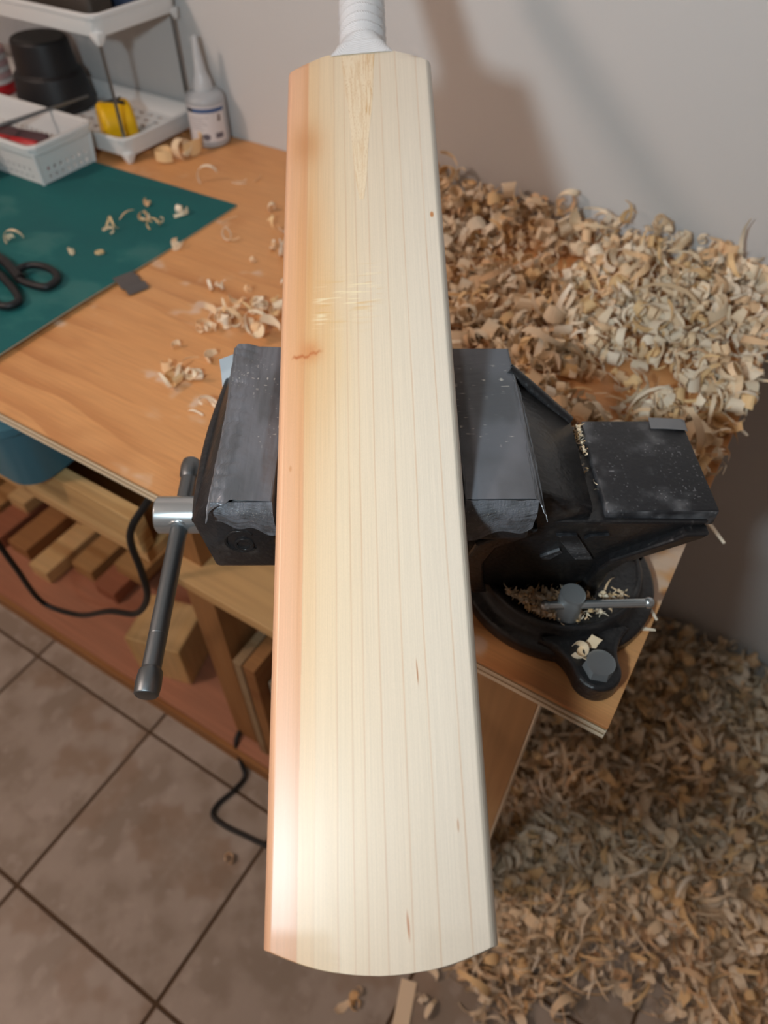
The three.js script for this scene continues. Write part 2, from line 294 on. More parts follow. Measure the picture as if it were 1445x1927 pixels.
// blue grey bin on the front rail
{
  const t = thing('storage_bin', 'blue grey plastic bin on the bench rail under the top', 'bin', [-0.875, 0.651, -0.455]);
  mesh('body', loftRect([[0, 0.225, 0.185, 0.03], [0.004, 0.229, 0.189, 0.032], [0.09, 0.236, 0.194, 0.034], [0.092, 0.242, 0.2, 0.036], [0.102, 0.242, 0.2, 0.036]], 8), M.binBlue, t);
  const c = mesh('power_cord', tube([V(-0.778, 0.70, -0.25), V(-0.78, 0.54, -0.245), V(-0.79, 0.425, -0.25), V(-0.805, 0.30, -0.262), V(-0.739, 0.312, -0.27), V(-0.612, 0.426, -0.268), V(-0.545, 0.475, -0.268), V(-0.502, 0.55, -0.27), V(-0.497, 0.60, -0.272), V(-0.494, 0.667, -0.276), V(-0.475, 0.71, -0.30), V(-0.46, 0.74, -0.312)], 0.0042, 120, 10), M.rubber);
  tag(c, 'black power cord hanging in a loop below the bench edge', 'cord');
  const fpts = [[530, 1282], [508, 1320], [478, 1368], [452, 1412], [456, 1440], [461, 1460], [440, 1487], [408, 1515], [400, 1533], [420, 1552], [460, 1572], [520, 1600], [640, 1650]];
  const cc = mesh('floor_cord', tube(fpts.map(([u, v]) => onY(u, v, 0.0046)).map((p) => { if (p.z < -0.285) p.y = 0.0046 + sst(-0.285, -0.30, p.z) * 0.046; return p; }), 0.0044, 140, 10), M.rubber);
  tag(cc, 'black cord lying bent on the tiled floor', 'cord');
}

// ------------------------------------------------------------------ bench vise: local x along the screw (towards the anvil), z towards the viewer
const vise = thing('bench_vise', 'black cast iron bench vise with taped jaws bolted to the bench', 'vise', [-0.058, TY, -0.3565], 32 * D2R);
const C0 = -0.014;
const uvr = (g) => uvm(g);
{
  // swivel base with three lugs
  const bx = 0.008, bz = -0.012;
  const base = lathe([[0.0, 0], [0.076, 0], [0.0785, 0.002], [0.0785, 0.011], [0.076, 0.0135], [0.071, 0.0145], [0.0665, 0.018], [0.065, 0.026], [0.0632, 0.0285], [0.0605, 0.0288], [0.0585, 0.0245], [0, 0.0245]], 72); base.translate(bx, 0, bz);
  const B = mesh('swivel_base', uvm(base), M.iron, vise);
  for (const a of [82, 202, 322]) {
    const s = new THREE.Shape(); s.moveTo(-0.036, 0.064); s.quadraticCurveTo(-0.0175, 0.076, -0.0175, 0.0935); s.absarc(0, 0.0935, 0.0175, Math.PI, 0, true); s.quadraticCurveTo(0.0175, 0.076, 0.036, 0.064); s.lineTo(-0.036, 0.064);
    const g = new THREE.ExtrudeGeometry(s, { depth: 0.014, bevelEnabled: true, bevelSize: 0.003, bevelThickness: 0.003, bevelOffset: -0.003, bevelSegments: 3, curveSegments: 24 }); g.rotateX(Math.PI / 2); g.translate(0, 0.0172, 0); g.rotateY((90 - a) * D2R); g.translate(bx, 0, bz);
    const L = mesh('lug', uvm(g), M.iron, vise);
    const px = bx + Math.cos(a * D2R) * 0.094, pz = bz + Math.sin(a * D2R) * 0.094;
    const bolt = mesh('bolt', lathe([[0, 0.0172], [0.0138, 0.0172], [0.0142, 0.0182], [0.0138, 0.0192], [0.0115, 0.0192]], 28), M.zincRough, vise); bolt.position.set(px, 0, pz);
    const hx = new THREE.CylinderGeometry(0.0106, 0.0118, 0.0085, 6); hx.translate(0, 0.024, 0); const dome = new THREE.SphereGeometry(0.0118, 20, 8, 0, 6.3, 0, 1.1); dome.scale(1, 0.6, 1); dome.translate(0, 0.0262, 0);
    const hd = mesh('bolt_head', toCreasedNormals(merge([hx, dome]), 0.6), M.zincRough, bolt); hd.rotation.y = a;
  }
  // body casting: web between base and anvil, in the x-y plane
  const lean = (g) => { const p = g.attributes.position; for (let i = 0; i < p.count; i++) if (p.getZ(i) > -0.01) p.setZ(i, p.getZ(i) + (p.getY(i) - 0.085) * 0.27); g.computeVertexNormals(); return g; };
  const FZ = 0.026;
  const web = polyExtrude([[-0.06, 0.024], [0.034, 0.024], [0.031, 0.06], [0.036, 0.085], [0.07, 0.126], [0.074, 0.136], [0.0, 0.138], [-0.05, 0.138], [-0.07, 0.118], [-0.075, 0.085], [-0.068, 0.05]], 0.074, 0.002); web.translate(0, 0, FZ - 0.076);
  mesh('body', uvm(lean(web)), M.iron, vise);
  // raised ribs along the web's front edges
  const ribL = polyExtrude([[-0.038, 0.139], [-0.042, 0.130], [-0.060, 0.112], [-0.065, 0.085], [-0.06, 0.05], [-0.055, 0.026], [-0.066, 0.026], [-0.0735, 0.05], [-0.08, 0.085], [-0.075, 0.117], [-0.054, 0.139]], 0.007, 0.002); ribL.translate(0, 0, FZ - 0.001);
  const ribR = polyExtrude([[0.06, 0.131], [0.055, 0.1225], [0.024, 0.087], [0.0195, 0.07], [0.02, 0.026], [0.032, 0.026], [0.03, 0.065], [0.0355, 0.084], [0.073, 0.125], [0.075, 0.131]], 0.0065, 0.002); ribR.translate(0, 0, FZ - 0.001);
  mesh('rib', uvm(lean(ribL)), M.iron, vise); mesh('rib', uvm(lean(ribR)), M.iron, vise);
  // shoulder between fixed jaw and anvil
  mesh('shoulder', uvm(hull([[-0.05, 0.1735, -0.081], [-0.05, 0.1735, 0.043], [-0.05, 0.12, -0.079], [-0.05, 0.136, 0.041], [-0.004, 0.1465, -0.055], [-0.004, 0.1445, 0.0335], [-0.004, 0.115, -0.052], [-0.004, 0.13, 0.033]], 0.0025)), M.iron, vise);
  const rg = tube([V(-0.048, 0.178, -0.066), V(-0.03, 0.166, -0.058), V(-0.012, 0.153, -0.05), V(-0.003, 0.147, -0.046)], 0.0045, 20, 10); mesh('ridge', uvm(rg), M.iron, vise);
  // anvil
  const anv = mesh('anvil', uvm(hull([[0.0085, 0.1425, -0.0495], [0.079, 0.1425, -0.0495], [0.079, 0.1425, 0.035], [0.0085, 0.1425, 0.035], [0.0085, 0.131, -0.0495], [0.079, 0.131, -0.0495], [0.079, 0.131, 0.035], [0.0085, 0.131, 0.035]], 0.0012)), M.anvil, vise);
  mesh('groove_floor', uvm(box(-0.004, 0.01, 0.11, 0.138, -0.05, 0.034, 0.002)), M.iron, vise);
  tag(mesh('tape_piece', sheet((s, t) => V(0.056 + s * 0.026 - t * 0.001, 0.1449 + 0.0004 * Math.sin(s * 3) - sst(0.9, 1, s) * 0.001, -0.0525 + t * 0.0115 + s * 0.002 - sst(0.15, 0, t) * 0.0), 14, 6, 0.0003), std({ color: 0x6f7072, roughness: 0.5 }), anv), 'scrap of grey tape on the anvil corner');
  // raised character on the body and the size mark on the moving jaw
  const zf = FZ - 0.0004; const glyph = [];
  glyph.push(polyExtrude([[-0.0215, 0.1215], [-0.0075, 0.1215], [0.0145, 0.081], [0.001, 0.081]], 0.0022, 0.0006));
  glyph.push(polyExtrude([[-0.001, 0.1155], [0.0015, 0.1205], [0.014, 0.1215], [0.0125, 0.1185], [0.0025, 0.1125]], 0.0022, 0.0005));
  glyph.push(polyExtrude([[-0.0245, 0.0855], [-0.0135, 0.0975], [-0.0105, 0.093], [-0.0165, 0.081], [-0.022, 0.081]], 0.0022, 0.0005));
  const gl = merge(glyph); gl.translate(0, 0, zf); lean(gl); mesh('raised_letter', gl, M.anvil, vise);

  // fixed jaw
  mesh('fixed_jaw', uvm(box(-0.0868, -0.046, 0.139, 0.1762, -0.088, 0.056, 0.003, 2)), M.iron, vise); mesh('jaw_neck', uvm(hull([[-0.084, 0.138, -0.07], [-0.048, 0.138, -0.07], [-0.084, 0.138, 0.036], [-0.048, 0.138, 0.036], [-0.08, 0.09, -0.045], [-0.05, 0.09, -0.045], [-0.08, 0.09, 0.016], [-0.05, 0.09, 0.016]], 0.002)), M.iron, vise);
  mesh('jaw_face', uvm(box(-0.0876, -0.0866, 0.142, 0.1755, -0.087, 0.055, 0.0004)), M.steelDark, vise);
  // slide bar
  mesh('slide_bar', uvm(box(-0.245, -0.045, 0.074, 0.112, C0 - 0.028, C0 + 0.028, 0.004, 2)), M.iron, vise);
  // moving jaw
  mesh('moving_jaw', uvm(hull([[-0.236, 0.1722, -0.087], [-0.236, 0.1722, 0.0515], [-0.2075, 0.1722, -0.087], [-0.2075, 0.1722, 0.0515], [-0.2075, 0.114, -0.087], [-0.2075, 0.114, 0.0515], [-0.243, 0.114, -0.083], [-0.243, 0.114, 0.0515], [-0.249, 0.15, -0.085], [-0.2515, 0.15, 0.047], [-0.2555, 0.145, -0.02], [-0.2535, 0.145, 0.03]], 0.0035)), M.iron, vise);
  mesh('jaw_face', uvm(box(-0.2034, -0.2024, 0.142, 0.1755, -0.087, 0.055, 0.0004)), M.steelDark, vise);
  const back = tube([V(-0.2495, 0.152, -0.086), V(-0.2545, 0.151, -0.03), V(-0.2545, 0.1495, 0.02), V(-0.2525, 0.148, 0.046)], 0.0036, 24, 10); mesh('jaw_ridge', uvm(back), M.iron, vise);
  // screw head and sliding handle
  const sy = 0.083, sz = C0 - 0.001;
  const head = lathe([[0, 0], [0.0128, 0], [0.0142, 0.0015], [0.0142, 0.036], [0.0132, 0.0375], [0.0118, 0.038], [0.0118, 0.05], [0, 0.05]], 40); head.rotateZ(-Math.PI / 2); head.translate(-0.305, sy, sz);
  const hd = mesh('screw_head', head, M.zinc, vise);
  const rod = cyl(V(-0.27, sy, sz), V(-0.08, sy, sz), 0.0095); mesh('screw', rod, M.steelDark, vise);
  const L = 0.195, bar = lathe([[0, 0], [0.0066, 0.0], [0.0078, 0.0012], [0.0084, 0.008], [0.0078, 0.0165], [0.0062, 0.019], [0.0063, 0.0192], [0.0063, 0.042], [0.006, 0.0422], [0.006, 0.0428], [0.0063, 0.043], [0.0063, L - 0.019], [0.0062, L - 0.0185], [0.0076, L - 0.016], [0.0082, L - 0.008], [0.0074, L - 0.002], [0.0055, L], [0, L]], 32);
  const hb = mesh('handle_bar', bar, M.steelDark, vise); hb.position.set(-0.287, 0.0705, 0.126); hb.quaternion.setFromUnitVectors(V(0, 1, 0), V(0, 0.085, -1).normalize());
  const eye = new THREE.TorusGeometry(0.0072, 0.001, 8, 28); eye.translate(-0.287, sy, sz + 0.0128); mesh('hole_rim', eye, M.zinc, hd);
  // lock screw with its tommy bar
  const ls = mesh('lock_screw', lathe([[0, 0.024], [0.0088, 0.024], [0.0095, 0.025], [0.0095, 0.0525], [0.0088, 0.0538], [0.0, 0.054]], 32), M.zincRough, vise); ls.position.set(0.004, 0, 0.0375);
  const tb = mesh('tommy_bar', merge([cyl(V(-0.019, 0, 0), V(0.056, 0, 0), 0.0033), new THREE.SphereGeometry(0.0042, 16, 12).translate(-0.0195, 0, 0), new THREE.SphereGeometry(0.0044, 16, 12).translate(0.0565, 0, 0)]), M.zinc, ls); tb.position.set(0, 0.0445, 0.004); tb.rotation.z = 0.04;
}
// duct tape over the jaws
{
  const wr = (s, t, k) => 0.0007 * (fbm(s * 9 + k, t * 30 + k, 3) - 0.5) * 2;
  // fixed jaw: over the inner lip, across the top, down the outer slope
  const profR = [[-0.0882, 0.148], [-0.0881, 0.1772], [-0.0868, 0.1779], [-0.047, 0.178], [-0.0445, 0.1775], [-0.0425, 0.176], [-0.041, 0.1738]];
  const along = (prof, s) => { const n = prof.length - 1, i = Math.min(n - 1, Math.floor(s * n)), f = s * n - i; return [prof[i][0] + (prof[i + 1][0] - prof[i][0]) * f, prof[i][1] + (prof[i + 1][1] - prof[i][1]) * f]; };
  const tr = mesh('tape_wrap', sheet((s, t) => { const [a, y] = along(profR, s); const o = sst(0.5, 1, s); const cend = 0.058 + o * 0.012 * sst(0.75, 1, t) - 0.002; const c = -0.09 + t * (cend + 0.09); return V(a + wr(s, t, 3) * o - o * 0.004 * sst(0.45, 0, t), y + wr(s, t, 1) * (0.3 + o) + 0.0008 * Math.sin(s * 30) * o + (o * 0.002 * sst(0.45, 0, t)) - o * 0.002 * sst(0.8, 1, t), c); }, 48, 40, 0.0004), M.tape, vise);
  const fl = mesh('tape_flap', sheet((s, t) => { const a = -0.0885 + s * 0.043; const len = 0.033 - 0.010 * s * s + 0.003 * Math.sin(s * 9); const bul = 0.0025 * Math.sin(Math.PI * Math.min(1, t * 1.3)) + 0.0012 * fbm(s * 8, t * 8, 2); return V(a, 0.178 - t * len, 0.0565 + bul + t * 0.001); }, 24, 18, 0.0004), M.tape, vise);
  const profL = [[-0.2018, 0.148], [-0.2019, 0.1772], [-0.203, 0.1779], [-0.218, 0.1785], [-0.229, 0.1782], [-0.237, 0.1768], [-0.2405, 0.1735]];
  mesh('tape_wrap', sheet((s, t) => { const [a, y] = along(profL, s); const o = sst(0.55, 1, s); const c = -0.092 + t * (0.149 + o * 0.010); const cr = 0.002 * sst(0.52, 0.62, s) * sst(1, 0.8, s) * Math.abs(Math.sin(t * 40 + s * 9 + 3 * fbm(s * 4, t * 9, 2))); return V(a - wr(s, t, 5) * o - cr * 0.5 - o * 0.002 * sst(0.5, 0, t), y + wr(s, t, 7) * (0.25 + o) + cr + o * 0.004 * sst(0.5, 0, t) - o * 0.004 * sst(0.85, 1, t), c); }, 44, 90, 0.0004), M.tape, vise);
  mesh('tape_flap', sheet((s, t) => { const a = -0.2015 - s * 0.036; const len = 0.03 - 0.012 * s + 0.002 * Math.sin(s * 12); const bul = 0.003 * Math.sin(Math.PI * Math.min(1, t * 1.2)) * (0.5 + fbm(s * 6 + 4, t * 5, 3)); return V(a, 0.1776 - t * len, 0.0575 + bul); }, 24, 18, 0.0004), M.tape, vise);
  // loose tail at the rear of the moving jaw
  tag(mesh('tape_tail', sheet((s, t) => V(-0.235 - s * 0.02, 0.175 - t * 0.028 - s * 0.006, -0.094 - 0.006 * Math.sin(t * 2) + s * 0.004 + 0.018 * t), 10, 10, 0.0003), M.tapeBack, vise), 'pale back of a loose tape end');
}
{
  const g = merge([new THREE.TorusGeometry(0.0098, 0.0011, 8, 40, 4.9).rotateZ(0.75), new THREE.TorusGeometry(0.0052, 0.0012, 8, 32).translate(0.0014, -0.0030, 0)]); g.translate(-0.2255, 0.1385, 0.0553);
  mesh('raised_number', g, M.iron, vise);
}

// ------------------------------------------------------------------ cricket bat
{
  const S = V(0.8476, 0.0799, -0.5246), Dv = V(-0.5185, 0.3347, -0.7869).normalize();
  const N = S.clone().cross(Dv).normalize(); const S2 = Dv.clone().cross(N).normalize();
  const bat = thing('cricket_bat', 'pale willow cricket bat in clear film clamped face up in the vise', 'bat');
  bat.matrixAutoUpdate = true; const mm = new THREE.Matrix4().makeBasis(S2, N, Dv.clone().negate()); bat.quaternion.setFromRotationMatrix(mm); bat.position.set(-0.0318, 0.896, -0.05065);
  const L = 0.578, HW = 0.0542, TB = 0.0088, TT = 0.0125;
  const T0 = -0.012, T1 = 0.60;
  const lines = [0.152, 0.222, 0.327, 0.397, 0.457, 0.537, 0.647, 0.757, 0.892];
  const wig = (i, t) => 0.011 * (fbm(t * 6 + i * 7.3, i * 3.1, 2) - 0.5) + 0.0016 * (noise(t * 60 + i * 11, i) - 0.5);
  const blob = (un, t, u0, t0, su, st) => Math.exp(-((un - u0) ** 2) / (su * su) - ((t - t0) ** 2) / (st * st));
  const T_bat = tex(768, 2048, (x, y) => {
    const t = T0 + y * (T1 - T0); const un = x + 0.006 * (fbm(t * 12, x * 4, 2) - 0.5);
    const edges = lines.map((l, i) => l + wig(i, t));
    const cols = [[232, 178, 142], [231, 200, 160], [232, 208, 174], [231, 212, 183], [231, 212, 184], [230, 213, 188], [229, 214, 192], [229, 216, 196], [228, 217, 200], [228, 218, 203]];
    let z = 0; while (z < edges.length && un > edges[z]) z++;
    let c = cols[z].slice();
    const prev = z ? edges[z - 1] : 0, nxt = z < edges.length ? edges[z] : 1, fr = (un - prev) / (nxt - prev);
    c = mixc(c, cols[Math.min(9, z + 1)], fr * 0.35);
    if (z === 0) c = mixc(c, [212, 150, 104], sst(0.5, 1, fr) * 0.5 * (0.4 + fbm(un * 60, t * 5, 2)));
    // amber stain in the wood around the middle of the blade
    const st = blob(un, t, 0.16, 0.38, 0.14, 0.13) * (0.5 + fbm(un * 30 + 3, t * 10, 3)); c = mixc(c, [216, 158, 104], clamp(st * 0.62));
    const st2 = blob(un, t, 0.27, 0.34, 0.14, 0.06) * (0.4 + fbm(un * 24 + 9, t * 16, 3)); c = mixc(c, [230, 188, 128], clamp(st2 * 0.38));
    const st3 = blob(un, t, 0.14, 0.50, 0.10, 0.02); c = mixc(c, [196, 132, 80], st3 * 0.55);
    // grain lines
    for (let i = 0; i < edges.length; i++) { const d = Math.abs(un - edges[i]) / 0.0036; if (d < 3) c = mixc(c, [206, 164, 128], Math.exp(-d * d) * (0.22 + 0.3 * fbm(t * 30, i * 5, 2)) * (i < 2 ? 0.5 : 1)); }
    // butterfly marks: bright short streaks across the grain
    const bt = t - 0.362 - (un - 0.36) * 0.045; const bm = Math.exp(-(bt * bt) / 2.2e-4) * sst(0.17, 0.24, un) * sst(0.64, 0.5, un) * sst(0.56, 0.8, fbm(un * 9 + 2, t * 620, 2)); c = mixc(c, [247, 232, 196], bm * 0.85);
    const bm2 = Math.exp(-(bt * bt) / 3e-4) * sst(0.17, 0.24, un) * sst(0.64, 0.5, un) * sst(0.58, 0.8, fbm(un * 8 + 30, t * 520, 2)); c = mixc(c, [222, 178, 112], bm2 * 0.6);
    // small crack and flecks
    const ck = Math.exp(-(((t - 0.3225 - 0.02 * (un - 0.17) - 0.0025 * (noise(un * 60, 3) - 0.5)) / 0.0012) ** 2)) * sst(0.06, 0.1, un) * sst(0.27, 0.2, un); c = mixc(c, [176, 92, 44], ck * 0.8); c = mixc(c, [206, 130, 76], blob(un, t, 0.18, 0.325, 0.06, 0.008) * 0.6);
    const fleck = (u, tt, sl, w, h, k, col = [176, 120, 80]) => { const e = ((un - 0.5) * 0.108 - u - sl * (t - tt)) / w, f = (t - tt) / h; const q = e * e + f * f; if (q < 4) c = mixc(c, col, Math.exp(-q * q) * k); };
    fleck(0.0469, 0.428, 0, 0.0012, 0.0024, 0.9, [190, 120, 62]); fleck(0.0231, 0.125, -0.03, 0.0004, 0.006, 0.8); fleck(0.0136, 0.0105, -0.06, 0.0006, 0.0055, 0.85, [190, 130, 92]); fleck(0.0392, 0.052, 0, 0.0005, 0.0028, 0.5); fleck(-0.0455, 0.245, 0, 0.0008, 0.002, 0.5, [196, 130, 80]);
    const fine = 0.975 + 0.05 * fbm(un * 260, t * 26, 2); const ray = 1 + 0.018 * (noise(un * 300, t * 1500) - 0.5);
    return [c[0] * fine * ray * 0.955, c[1] * fine * ray * 0.945, c[2] * fine * ray * 0.93];
  }, true, THREE.ClampToEdgeWrapping);
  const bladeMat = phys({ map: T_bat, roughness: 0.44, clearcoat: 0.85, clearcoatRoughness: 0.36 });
  // loft of cross sections along the blade
  const NT = 150, sec = []; const P = [], uv = [], idx = [];
  const prof = (w, e, sp, r) => {     // one closed section: face (n up), rounded edges, swelling back
    const q = []; r = Math.min(r, w * 0.8);
    const nf = 16; for (let i = 0; i <= nf; i++) { const u = -(w - r) + 2 * (w - r) * i / nf; q.push([u, 0.0006 * (1 - (u / 0.054) ** 2)]); }
    const cr = q[nf][1]; for (let k = 1; k <= 6; k++) { const a = k / 6 * Math.PI / 2; q.push([w - r + r * Math.sin(a), cr - r * 1.15 + r * 1.15 * Math.cos(a)]); }
    q.push([w, -e * 0.55]); q.push([w - 0.001, -e * 0.85]); q.push([w - 0.004 * Math.min(1, w / 0.01), -e]);
    const nb = 10; for (let i = 0; i <= nb; i++) { const f = i / nb, u = (w - 0.006 * Math.min(1, w / 0.02)) * (1 - 2 * f); q.push([u, -e - sp * (Math.cos(Math.PI * u / Math.max(w, 1e-4) / 1.0) * 0.5 + 0.5)]); }
    q.push([-(w - 0.004 * Math.min(1, w / 0.01)), -e]); q.push([-(w - 0.001), -e * 0.85]); q.push([-w, -e * 0.55]);
    for (let k = 6; k >= 1; k--) { const a = k / 6 * Math.PI / 2; q.push([-(w - r + r * Math.sin(a)), cr - r * 1.15 + r * 1.15 * Math.cos(a)]); }
    return q;
  };
  let ring = 0;
  for (let j = 0; j <= NT; j++) {
    let t; const f = j / NT; if (f < 0.2) t = -TB + (TB + 0.006) * (1 - Math.cos(f / 0.2 * Math.PI / 2)); else if (f > 0.86) t = L - 0.006 + (TT + 0.006) * Math.sin((f - 0.86) / 0.14 * Math.PI / 2) ; else t = 0.006 + (L - 0.012) * (f - 0.2) / 0.66;
    let w = HW;
    if (t < 0.0015) { const k = clamp((t + TB) / (TB + 0.0015)); w = HW * Math.pow(k, 0.42) * 0.985 + HW * 0.015 * sst(0.6, 1, k); }
    if (t > L - 0.001) { const k = clamp((t - L + 0.001) / (TT + 0.001)); w = HW - 0.001 * sst(0, 0.2, k) - (HW - 0.029) * Math.pow(k, 1.35); } else if (t > L - 0.01) w = HW;
    w = Math.max(w, 0.0015);
    const mid = Math.sin(Math.PI * clamp((t - 0.0) / L)); const e = 0.02 + 0.016 * Math.pow(mid, 0.5), sp = 0.004 + 0.018 * mid;
    const q = prof(w, e, sp, 0.0045); ring = q.length;
    for (const [u, n] of q) { P.push(u, n, -t); uv.push(u / 0.108 + 0.5, (t - T0) / (T1 - T0)); }
  }
  for (let j = 0; j < NT; j++) for (let i = 0; i < ring; i++) { const a = j * ring + i, b = j * ring + (i + 1) % ring; idx.push(a, b, a + ring, b, b + ring, a + ring); }
  for (const j of [0, NT]) { const c = P.length / 3; let sx = 0, sy = 0; for (let i = 0; i < ring; i++) { sx += P[(j * ring + i) * 3]; sy += P[(j * ring + i) * 3 + 1]; } P.push(sx / ring, sy / ring, P[j * ring * 3 + 2]); uv.push(0.5, uv[j * ring * 2 + 1]); for (let i = 0; i < ring; i++) { const a = j * ring + i, b = j * ring + (i + 1) % ring; if (j === 0) idx.push(c, b, a); else idx.push(c, a, b); } }
  const g = new THREE.BufferGeometry(); g.setAttribute('position', new THREE.Float32BufferAttribute(P, 3)); g.setAttribute('uv', new THREE.Float32BufferAttribute(uv, 2)); g.setIndex(idx);
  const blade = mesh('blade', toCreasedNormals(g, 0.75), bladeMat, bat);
  // handle splice: a wedge let into the face
  const T_spl = tex(128, 1024, (x, y) => { const n1 = fbm(x * 22 + 2 * fbm(x * 5, y * 6, 2), y * 9, 3); let c = mixc([230, 210, 180], [216, 186, 148], sst(0.4, 0.75, n1) * 0.7); if (x > 0.74 && y > 0.55) c = mixc(c, [196, 150, 96], sst(0.55, 0.75, fbm(x * 40, y * 10, 2)) * 0.7); const pores = sst(0.72, 0.85, noise(x * 46, y * 90)); return mixc(c, [200, 164, 126], pores * 0.4); }, true, THREE.ClampToEdgeWrapping);
  const sg = new THREE.BufferGeometry(); const tip = 0.4455, top = L + TT - 0.0025; const SP = [], SU = [], SI = []; const n = 24;
  for (let i = 0; i <= n; i++) { const f = i / n, t = tip + (top - tip) * f; const ul = -0.0016 - 0.0112 * Math.pow(f, 0.92) - 0.0005 * Math.sin(f * 9), ur = 0.0014 + 0.0112 * Math.pow(f, 0.85) + 0.0004 * Math.sin(f * 12); for (const [u, k] of [[ul, 0], [ur, 1]]) for (const h of [0.00072, -0.001]) { SP.push(u, h, -t); SU.push(k, f); } }
  for (let i = 0; i < n; i++) { const a = i * 4; SI.push(a, a + 2, a + 4, a + 2, a + 6, a + 4, a, a + 4, a + 1, a + 4, a + 5, a + 1, a + 2, a + 3, a + 6, a + 3, a + 7, a + 6); }
  SI.push(0, 1, 2, 1, 3, 2);
  sg.setAttribute('position', new THREE.Float32BufferAttribute(SP, 3)); sg.setAttribute('uv', new THREE.Float32BufferAttribute(SU, 2)); sg.setIndex(SI);
  tag(mesh('handle_splice', toCreasedNormals(sg, 0.5), phys({ map: T_spl, roughness: 0.42, clearcoat: 0.3, clearcoatRoughness: 0.26 }), blade), 'V shaped cane splice let into the blade');
  // handle: collar flare and wound binding
  const prt = (t) => { const k = clamp((t - (L + 0.0105)) / 0.026); return [0.0182 + 0.0108 * Math.pow(1 - k, 1.7), 0.0178 + 0.0002 * (1 - k), 2 + 4.5 * Math.pow(1 - k, 1.2)]; };
  const hp = [], hu = [], hi = []; const nt = 240, na = 56, t0 = L + 0.0105, t1 = L + 0.32;
  for (let j = 0; j <= nt; j++) for (let i = 0; i <= na; i++) {
    const t = t0 + (t1 - t0) * j / nt, a = i / na * Math.PI * 2; const [rx, ry, ex] = prt(t); const se = (v) => Math.sign(v) * Math.pow(Math.abs(v), 2 / ex); const w = sst(L + 0.02, L + 0.03, t);
    const ph = ((t / 0.0105 + 0.28 * Math.sin(a + 0.4) + a / (Math.PI * 2) ) % 1 + 1) % 1; const ridge = (0.0006 * ph + 0.0004 * sst(0.85, 0.97, ph)) * w;
    hp.push(se(Math.cos(a)) * (rx + ridge) + 0.0022, -0.0165 + se(Math.sin(a)) * (ry + ridge), -t); hu.push(a / (Math.PI * 2) * 0.12, t);
  }
  for (let j = 0; j < nt; j++) for (let i = 0; i < na; i++) { const a = j * (na + 1) + i; hi.push(a, a + 1, a + na + 1, a + 1, a + na + 2, a + na + 1); }
  const hg = new THREE.BufferGeometry(); hg.setAttribute('position', new THREE.Float32BufferAttribute(hp, 3)); hg.setAttribute('uv', new THREE.Float32BufferAttribute(hu, 2)); hg.setIndex(hi); hg.computeVertexNormals();
  const T_cord = tex(128, 128, (x, y) => Math.abs(Math.sin((x + y) * Math.PI * 8)), false);
  tag(mesh('handle', hg, phys({ color: 0xdfe1e4, roughness: 0.42, clearcoat: 0.6, clearcoatRoughness: 0.25, bumpMap: rep(T_cord, 60, 60), bumpScale: 0.00025 }), bat), 'handle wound with white binding under clear film');
  const cap = new THREE.SphereGeometry(0.0185, 24, 12); cap.scale(1, 0.95, 0.4); cap.translate(0.0022, -0.0165, -t1); mesh('handle_end', cap, M.grip, bat);
}

// ------------------------------------------------------------------ things on the left of the bench
{ // cutting mat, its right edge slightly lifted towards the front
  const t = thing('cutting_mat', 'teal green cutting mat with dusty smears on the bench', 'mat', [-0.709, TY, -0.751], 1.2 * D2R);
  const lift = (x, z) => 0.0045 * sst(-0.12, 0, x) * sst(0.12, 0.34, z) + 0.0001;
  const g1 = sheet((s, q) => { const x = -0.62 * (1 - s), z = 0.45 * q; return V(x, 0.0025 + lift(x, z), z); }, 40, 40, 0.0009);
  mesh('green_face', g1, M.mat, t);
  mesh('core', sheet((s, q) => { const x = -0.6195 * (1 - s), z = 0.4495 * q; return V(x, 0.00125 + lift(x, z), z); }, 40, 40, 0.0016), M.matEdge, t);
}
{ // folded scrap of tape at the mat's edge
  const p = onY(245, 530, TY + 0.006);
  tag(mesh('tape_scrap', sheet((s, q) => V(-0.021 + s * 0.042, 0.004 * sst(0.55, 0.35, s) + 0.0009 + 0.005 * Math.max(0, Math.sin((s - 0.62) * 9)) * (s > 0.62 && s < 0.97 ? 1 : 0), -0.014 + q * 0.028), 30, 8, 0.0004), std({ color: 0x5a5452, roughness: 0.5 })), 'small folded scrap of dark grey tape at the mat edge', 'tape');
  const m = scene.children[scene.children.length - 1]; m.position.set(p.x, TY + 0.0012, p.z); m.rotation.y = -35 * D2R + 0.3;
}
